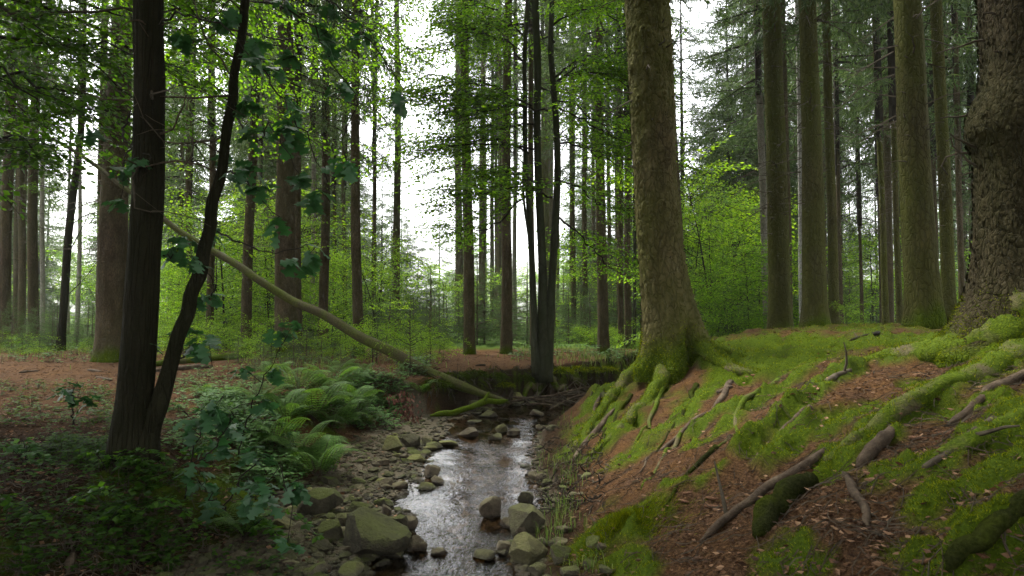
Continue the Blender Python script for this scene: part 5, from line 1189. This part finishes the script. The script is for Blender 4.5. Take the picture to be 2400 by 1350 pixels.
for z0, pl in [(3.0, [(-150,330,6.4),(0,310,6.2),(90,330,6.0)]), (3.4, [(-100,200,6.5),(60,190,6.3),(190,230,6.2),(260,250,6)]), (4, [(-60,80,6.4),(120,110,6.5),(240,100,6.3),(320,130,6)]), (4.3, [(-80,0,6.0),(100,30,5.8),(260,20,5.8),(420,40,5.6)]), (4.6, [(-60,-80,6.5),(120,-60,6.8),(300,-20,7),(460,20,7.2)]), (3.2, [(-200,250,7.5),(0,260,7.6),(140,300,7.7),(220,330,7.8)]), (3.6, [(-150,120,5.4),(0,160,5.1),(80,240,4.9)]), (5, [(-60,-160,6),(160,-120,6),(360,-100,6.2),(560,-60,6.4)]), (4, [(-100,60,7.6),(100,60,7.9),(260,170,8.2),(330,230,8.4)]), (5.5, [(-60,-260,7),(200,-240,7.5),(420,-200,8),(700,-120,8.6)]), (4.4, [(-100,-40,7.6),(140,0,8),(380,60,8.6),(520,120,9)])]:
    bough(hz, hx, [hx+np.array([.1, 0, z0-.3])]+[P(*p) for p in pl], .035, LSM, 17, .85)
for pl in [[(300,-60,8),(480,40,8.6),(620,90,9.2),(760,120,9.8)], [(340,-40,9),(520,100,9.6),(700,200,10),(840,240,10.4)], [(380,-100,8.6),(600,0,9.4),(760,40,9.8),(900,60,10.4)], [(300,100,8.8),(430,180,9.2),(560,240,9.8),(680,300,10)]]:
    bough(hz, hx, [hx+np.array([.1, 0, 4.6])]+[P(*p) for p in pl], .04, SPRAY_ME, 24, .95)
# its crown overhead, out of the frame, shades the near left bank
for q in range(36):
    a = rb.uniform(-1.2, 1.0); L = rb.uniform(2.5, 5.5); z0 = rb.uniform(4.6, 9); c = hx+np.array([0, 0, z0])
    w = [c, c+np.array([math.cos(a)*L*.5, math.sin(a)*L*.5-.8, .8]), c+np.array([math.cos(a)*L, math.sin(a)*L-1.6, .9])]
    if w[2][2] < 1.5+max(0, w[2][1])*.55: continue
    bough(hz, hx, w, .04, LSM, 18, 1.25)
# oak crown overhead
oc = np.array([OW[-30, 0], OY, 0])
for q in range(30):
    a = rb.uniform(0, 6.28); L = rb.uniform(1.5, 3.6); z0 = rb.uniform(4.6, 8.5); c = np.array([oc[0], OY, z0]); w = [c, c+np.array([math.cos(a)*L*.5, math.sin(a)*L*.5, .6]), c+np.array([math.cos(a)*L, math.sin(a)*L, .7])]
    bough(oak, org, w, .035, LSM, 15, 1.15)

# ------------------------------------------------------------ oak leaves near the camera
def oakleaf(rng):
    L = 1.0; half = [(0, .0), (.08, .05), (.16, .20), (.24, .24), (.30, .13), (.38, .17), (.46, .38), (.55, .40), (.60, .20), (.68, .22), (.78, .36), (.86, .30), (.90, .13), (1.0, .0)]
    c = [(p[0], 0) for p in half]; v = []; b1, b2 = rng.uniform(.1, .45), rng.uniform(-.3, .3)
    z = lambda x, y: -b1*x*x+b2*x*y-.18*abs(y)+.03*math.sin(9*x)
    for x_, w_ in half: v += [(x_, 0, z(x_, 0)), (x_+.02, w_*1.05, z(x_, w_)), (x_+.02, -w_*1.05, z(x_, -w_))]
    q = []
    for k in range(len(half)-1):
        a, b = 3*k, 3*k+3; q += [(a, a+1, b+1, b)[::-1], (a, a+2, b+2, b)]
    mb = MB(); mb.add(v, quad=q); return mb.mesh('leaf', [OAKL], True)
OL = [oakleaf(np.random.default_rng(70+i)) for i in range(5)]
ro = np.random.default_rng(77)
NL = [0]
def oak_sprig(parent, org, p, s=.115, n=6, d0=None):
    """a rosette of lobed leaves at the twig end"""
    for k in range(n):
        a = ro.uniform(0, 6.28); el = ro.uniform(-.2, 1.0); o = link('leaf', OL[ro.integers(5)], parent, p-org+ro.normal(size=3)*.025); o.rotation_euler = (ro.uniform(-.5, .5), el, a); q = s*ro.uniform(.7, 1.25); o.scale = (q, q, q); NL[0] += 1
def oak_branch(parent, org, pl, sprigs, r0=.010, name='branch', m=None, n=7, s=.115):
    w = smoothpath(np.array([P(*p) for p in pl]), 18); w[1:] += ro.normal(size=(17, 3))*.012
    l = MB(); l.place(tube(w-org, np.linspace(r0, .0025, 18), 5))
    ends = []
    for f in sprigs:
        i = min(17, int(f*17)); e = w[i]+ro.normal(size=3)*.07; l.place(tube([w[i]-org, e-org], [.003, .002], 3)); ends.append(e)
    lim = l.obj(name, [m or TWIGD], parent, True)
    for e in ends: oak_sprig(lim, org, e, s, n)
for pl, sp in [([(350,60,5.4),(430,30,5),(520,60,4.6),(620,140,4.3),(700,130,4.2)], (.55,.75,.9,1)), ([(560,120,5.7),(620,170,5.2),(680,260,4.8),(720,330,4.5),(780,440,4.3)], (.3,.5,.65,.8,1)), ([(540,260,5.6),(600,330,5),(640,300,4.6),(690,390,4.4)], (.45,.65,.85,1)),
   ([(515,400,5.5),(555,410,5.1),(600,450,4.7),(650,510,4.5)], (.3,.5,.7,.85,1)), ([(600,-60,5.6),(720,-20,5.1),(820,40,4.6),(880,110,4.3),(945,210,4.2)], (.4,.55,.7,.8,.95)), ([(335,240,5.4),(285,300,5.1),(310,340,4.8),(350,370,4.6)], (.5,.8,1)), ([(335,300,5.4),(290,380,5.0),(285,455,4.8)], (.9,1)),
   ([(490,540,5.5),(540,560,5.1),(620,590,4.8),(745,575,4.6)], (.2,.95,1)), ([(440,740,5.4),(410,780,5.0),(380,790,4.8)], (.7,1)), ([(445,720,5.4),(490,700,5.1),(500,660,4.9),(460,610,4.7)], (.3,.55,.95)), ([(575,0,5.6),(700,40,5.1),(780,150,4.7),(835,260,4.4),(800,330,4.3)], (.3,.5,.65,.8,1)), ([(560,60,5.6),(600,130,5.1),(600,210,4.8)], (.6,.9)), ([(350,560,5.4),(400,600,5.0),(430,575,4.8)], (.7,1)), ([(410,850,5.4),(480,820,5.0),(500,860,4.9)], (.7,1)), ([(640,-100,5.6),(560,-40,5),(480,60,4.6),(440,80,4.4)], (.6,.8,1))]:
    oak_branch(oak, org, pl, sp, s=.12)
# bare crooked twigs of the oak
for k in range(34):
    i = ro.integers(40, 100); src = OW if k % 2 else OW2; c = src[min(len(src)-1, i), :3]; d = np.array([ro.normal(), ro.uniform(-1, -.1), ro.normal()*.5]); L = ro.uniform(.4, 1.5); pts = [c]
    for e in range(9): d = d/np.linalg.norm(d)+ro.normal(size=3)*.33; pts.append(pts[-1]+d/np.linalg.norm(d)*L/9)
    l = MB(); l.place(tube(np.array(pts)-org, np.linspace(.009, .002, 10), 4))
    for e in range(4):
        a = pts[ro.integers(3, 9)]; dd = ro.normal(size=3); l.place(tube([a-org, a-org+dd*.06, a-org+dd*.1+ro.normal(size=3)*.03], [.003, .002, .0015], 3))
    l.obj('bare_twig', [DEADWOOD if k % 3 else TWIG], oak, True)
# oak saplings on the bank
for lab, base, br in [('dark oak sapling rooted under the forked oak, leaning over the bank', (430,1200), [([(430,1190,4.6),(450,1080,4.5),(470,1000,4.4),(520,930,4.4)], (.35,.5,.65,.8,.9,1)), ([(450,1090,4.5),(500,1050,4.4),(560,950,4.3)], (.5,.7,.9,1))]),
    ('dark oak sapling low on the bank with leaves hanging over the gravel', (520,1240), [([(520,1230,4.5),(560,1130,4.3),(630,1070,4.2),(690,1190,4.1)], (.3,.45,.6,.7,.8,.9,1)), ([(530,1200,4.5),(480,1140,4.4),(470,1110,4.4)], (.5,.8,1)), ([(560,1130,4.3),(600,1170,4.2),(660,1150,4.1)], (.4,.7,1))]),
    ('slender oak sapling with leaf tufts before the large ferns', (560,1060), [([(560,1050,5.2),(590,960,5.0),(630,870,4.9),(680,775,4.9)], (.4,.6,.65,.95,1))]),
    ('small oak seedling standing alone on the left bank', (172,985), [([(172,980,5.0),(172,930,5.0),(178,900,5.0)], (.7,.9,1))])]:
    g = G(*base); t = thing('oak_sapling', lab, 'sapling', g)
    for pl, sp in br: pl = [list(p) for p in pl]; oak_branch(t, g, pl, sp, .006, 'stem', s=.10)
    if base: mb = MB(); a0 = P(*br[0][0][0]); mb.place(tube([(0,0,-.05), a0-g], [.008, .006], 5)); mb.obj('stem', [TWIGD], t)
# herbs and bramble leaves on the left bank
def herb_me(rng, n=9, l=.045):
    mb = MB()
    for k in range(n):
        a = rng.uniform(0, 6.28); r = rng.uniform(0, .12); h = rng.uniform(.02, .13); p = np.array([math.cos(a)*r, math.sin(a)*r, h]); mb.place(tube([(0,0,-.02), p*.6+np.array([0,0,.01]), p], [.0016, .0014, .001], 3, False, 1))
        for q in (-1, 0, 1): b = a+q*1.1; mb.place(leaves(p[None], np.array([[math.cos(b), math.sin(b), rng.uniform(-.3, .2)]]), np.array([[0, 0, 1.0]])+rng.normal(size=(1, 3))*.2, l*rng.uniform(.7, 1.2), l*.62, 0))
    return mb.arrays()
HE = [herb_me(ro) for _ in range(4)]
def herbs(name, n, regions, label, sc, m):
    mb = MB()
    Rg = np.array(regions, float)[ro.integers(len(regions), size=n)]
    for g in Gm(ro.uniform(Rg[:, 0], Rg[:, 1]), ro.uniform(Rg[:, 2], Rg[:, 3])):
        mb.place(HE[ro.integers(4)], rotm(0, 0, ro.uniform(0, 6.28))*sc*ro.uniform(.6, 1.4), g)
    tag(mb.obj(name, [m, TWIG]), label, 'herbs', kind='stuff')
herbs('bank_herbs', 1000, [(380,640,880,1060), (430,900,860,960), (560,700,1000,1150), (820,960,880,980), (480,560,930,1000), (780,930,890,1010)], 'small green leafy herbs covering the left bank', .9, HERB)
herbs('dark_herbs', 500, [(0,420,1000,1349), (200,640,1080,1349), (0,300,900,1000), (100,260,1040,1100)], 'dark leafy herbs and brambles in the shade under the oak', .7, DARKL)
herbs('path_herbs', 260, [(0,300,800,850), (600,1000,815,850), (1200,1500,825,845), (930,1010,850,880)], 'little green herbs along the path edges', 1.3, HERB)
for lab, px_, py_ in [('bramble with arching stems at the foot of the forked oak', 255, 1120), ('bramble under the leaning oak stem', 395, 1120), ('dark bramble near the left edge low on the bank', 120, 1240), ('bramble at the bottom of the bank beside the gravel', 565, 1270), ('leafy bramble right behind the leaning oak stem', 450, 985), ('dark bramble hanging over the bottom left bank', 310, 1230), ('bramble between oak sapling and ferns', 575, 1010), ('low bramble far left above the dark bank', 60, 1090)]:
    g = G(px_, py_); t = thing('bramble', lab, 'bramble', g)
    for k in range(6):
        a = ro.uniform(0, 6.28); L = ro.uniform(.22, .5); d = np.array([math.cos(a), math.sin(a), 0]); pts = np.array([d*L*u_+np.array([0, 0, L*(1.5*u_-1.5*u_*u_)]) for u_ in np.linspace(0, 1, 8)]); l = MB(); l.place(tube(pts, np.linspace(.003, .0015, 8), 4, False, 1))
        for q in range(2, 8):
            for sg in (-1, 1):
                p_ = pts[q]+np.array([-d[1], d[0], 0])*sg*.02+np.array([0, 0, .01])
                for b_ in (-.9, 0, .9): aa = a+sg*1.2+b_; l.place(leaves(p_[None], np.array([[math.cos(aa), math.sin(aa), ro.uniform(-.5, .3)]]), np.array([[0, 0, 1.0]])+ro.normal(size=(1, 3))*.35, ro.uniform(.04, .07), .036, 0, .2))
        l.obj('arching_shoot', [HERB if py_ < 1100 else DARKL, TWIGD], t)
# reddish beech-leaf clump caught on a fallen twig
g = G(940, 985); t = thing('dead_leafy_twig', 'hanging bunch of rust red dead leaves at the corner of the left bank', 'dead branch', g)
n = 190; B = np.stack([ro.normal(size=n)*.10, ro.normal(size=n)*.05-.05, ro.uniform(.0, .42, n)], -1); B[:, 0] += .12-B[:, 2]*.35
mb = MB(); mb.place(leaves(B, np.stack([ro.normal(size=n)*.5, ro.normal(size=n)*.5, -np.ones(n)], -1), ro.normal(size=(n, 3)), ro.uniform(.04, .07, n), .035, 0, .2)); tag(mb.obj('dead_leaves', [BRONZE], t), kind='stuff')
mb = MB(); mb.place(tube([(-.05, 0, .5), (.05, 0, .25), (.18, 0, -.02)], [.006, .005, .003], 4)); mb.obj('twig', [TWIG], t)
# roots and litter hanging on the eroded bank below the oak
mb = MB()
for g in Gm(ro.uniform(0, 640, 420), ro.uniform(1060, 1349, 420)):
    L = ro.uniform(.06, .3); d = np.array([ro.normal()*.5, -.3, -.5]); pts = [g+np.array([0, 0, .02])]
    for e in range(5): d = d+ro.normal(size=3)*.35; q = pts[-1]+d/np.linalg.norm(d)*L/5; pts.append(q)
    pts = np.array(pts); pts[:, 2] = np.maximum(pts[:, 2], height(pts[:, 0], pts[:, 1])+.006); mb.place(tube(pts, np.linspace(.003, .001, 6), 3, False, 0))
tag(mb.obj('hanging_rootlets', [TWIG]), 'thin rootlets hanging on the dark eroded bank', 'roots', kind='stuff')
print('oak leaves', NL[0], 'objects', len(bpy.data.objects))


# ------------------------------------------------------------ air: faint haze of the damp wood
mb = MB(); X0, X1, Y0, Y1, Z0, Z1 = -460, 460, -75, 360, -2.0, 32
mb.add([(X0,Y0,Z0),(X1,Y0,Z0),(X1,Y1,Z0),(X0,Y1,Z0),(X0,Y0,Z1),(X1,Y0,Z1),(X1,Y1,Z1),(X0,Y1,Z1)], quad=[(3,2,1,0),(4,5,6,7),(0,1,5,4),(1,2,6,5),(2,3,7,6),(3,0,4,7)])
m, n = mat('haze_air'); pv_ = n.nodes.new('ShaderNodeVolumePrincipled'); pv_.inputs['Color'].default_value = (.92, .97, .90, 1); pv_.inputs['Density'].default_value = .0005; pv_.inputs['Anisotropy'].default_value = .25
oo = n.nodes.new('ShaderNodeOutputMaterial'); n.links.new(pv_.outputs[0], oo.inputs['Volume'])
tag(mb.obj('haze', [m]), 'thin pale haze between the trees', 'haze', kind='stuff')
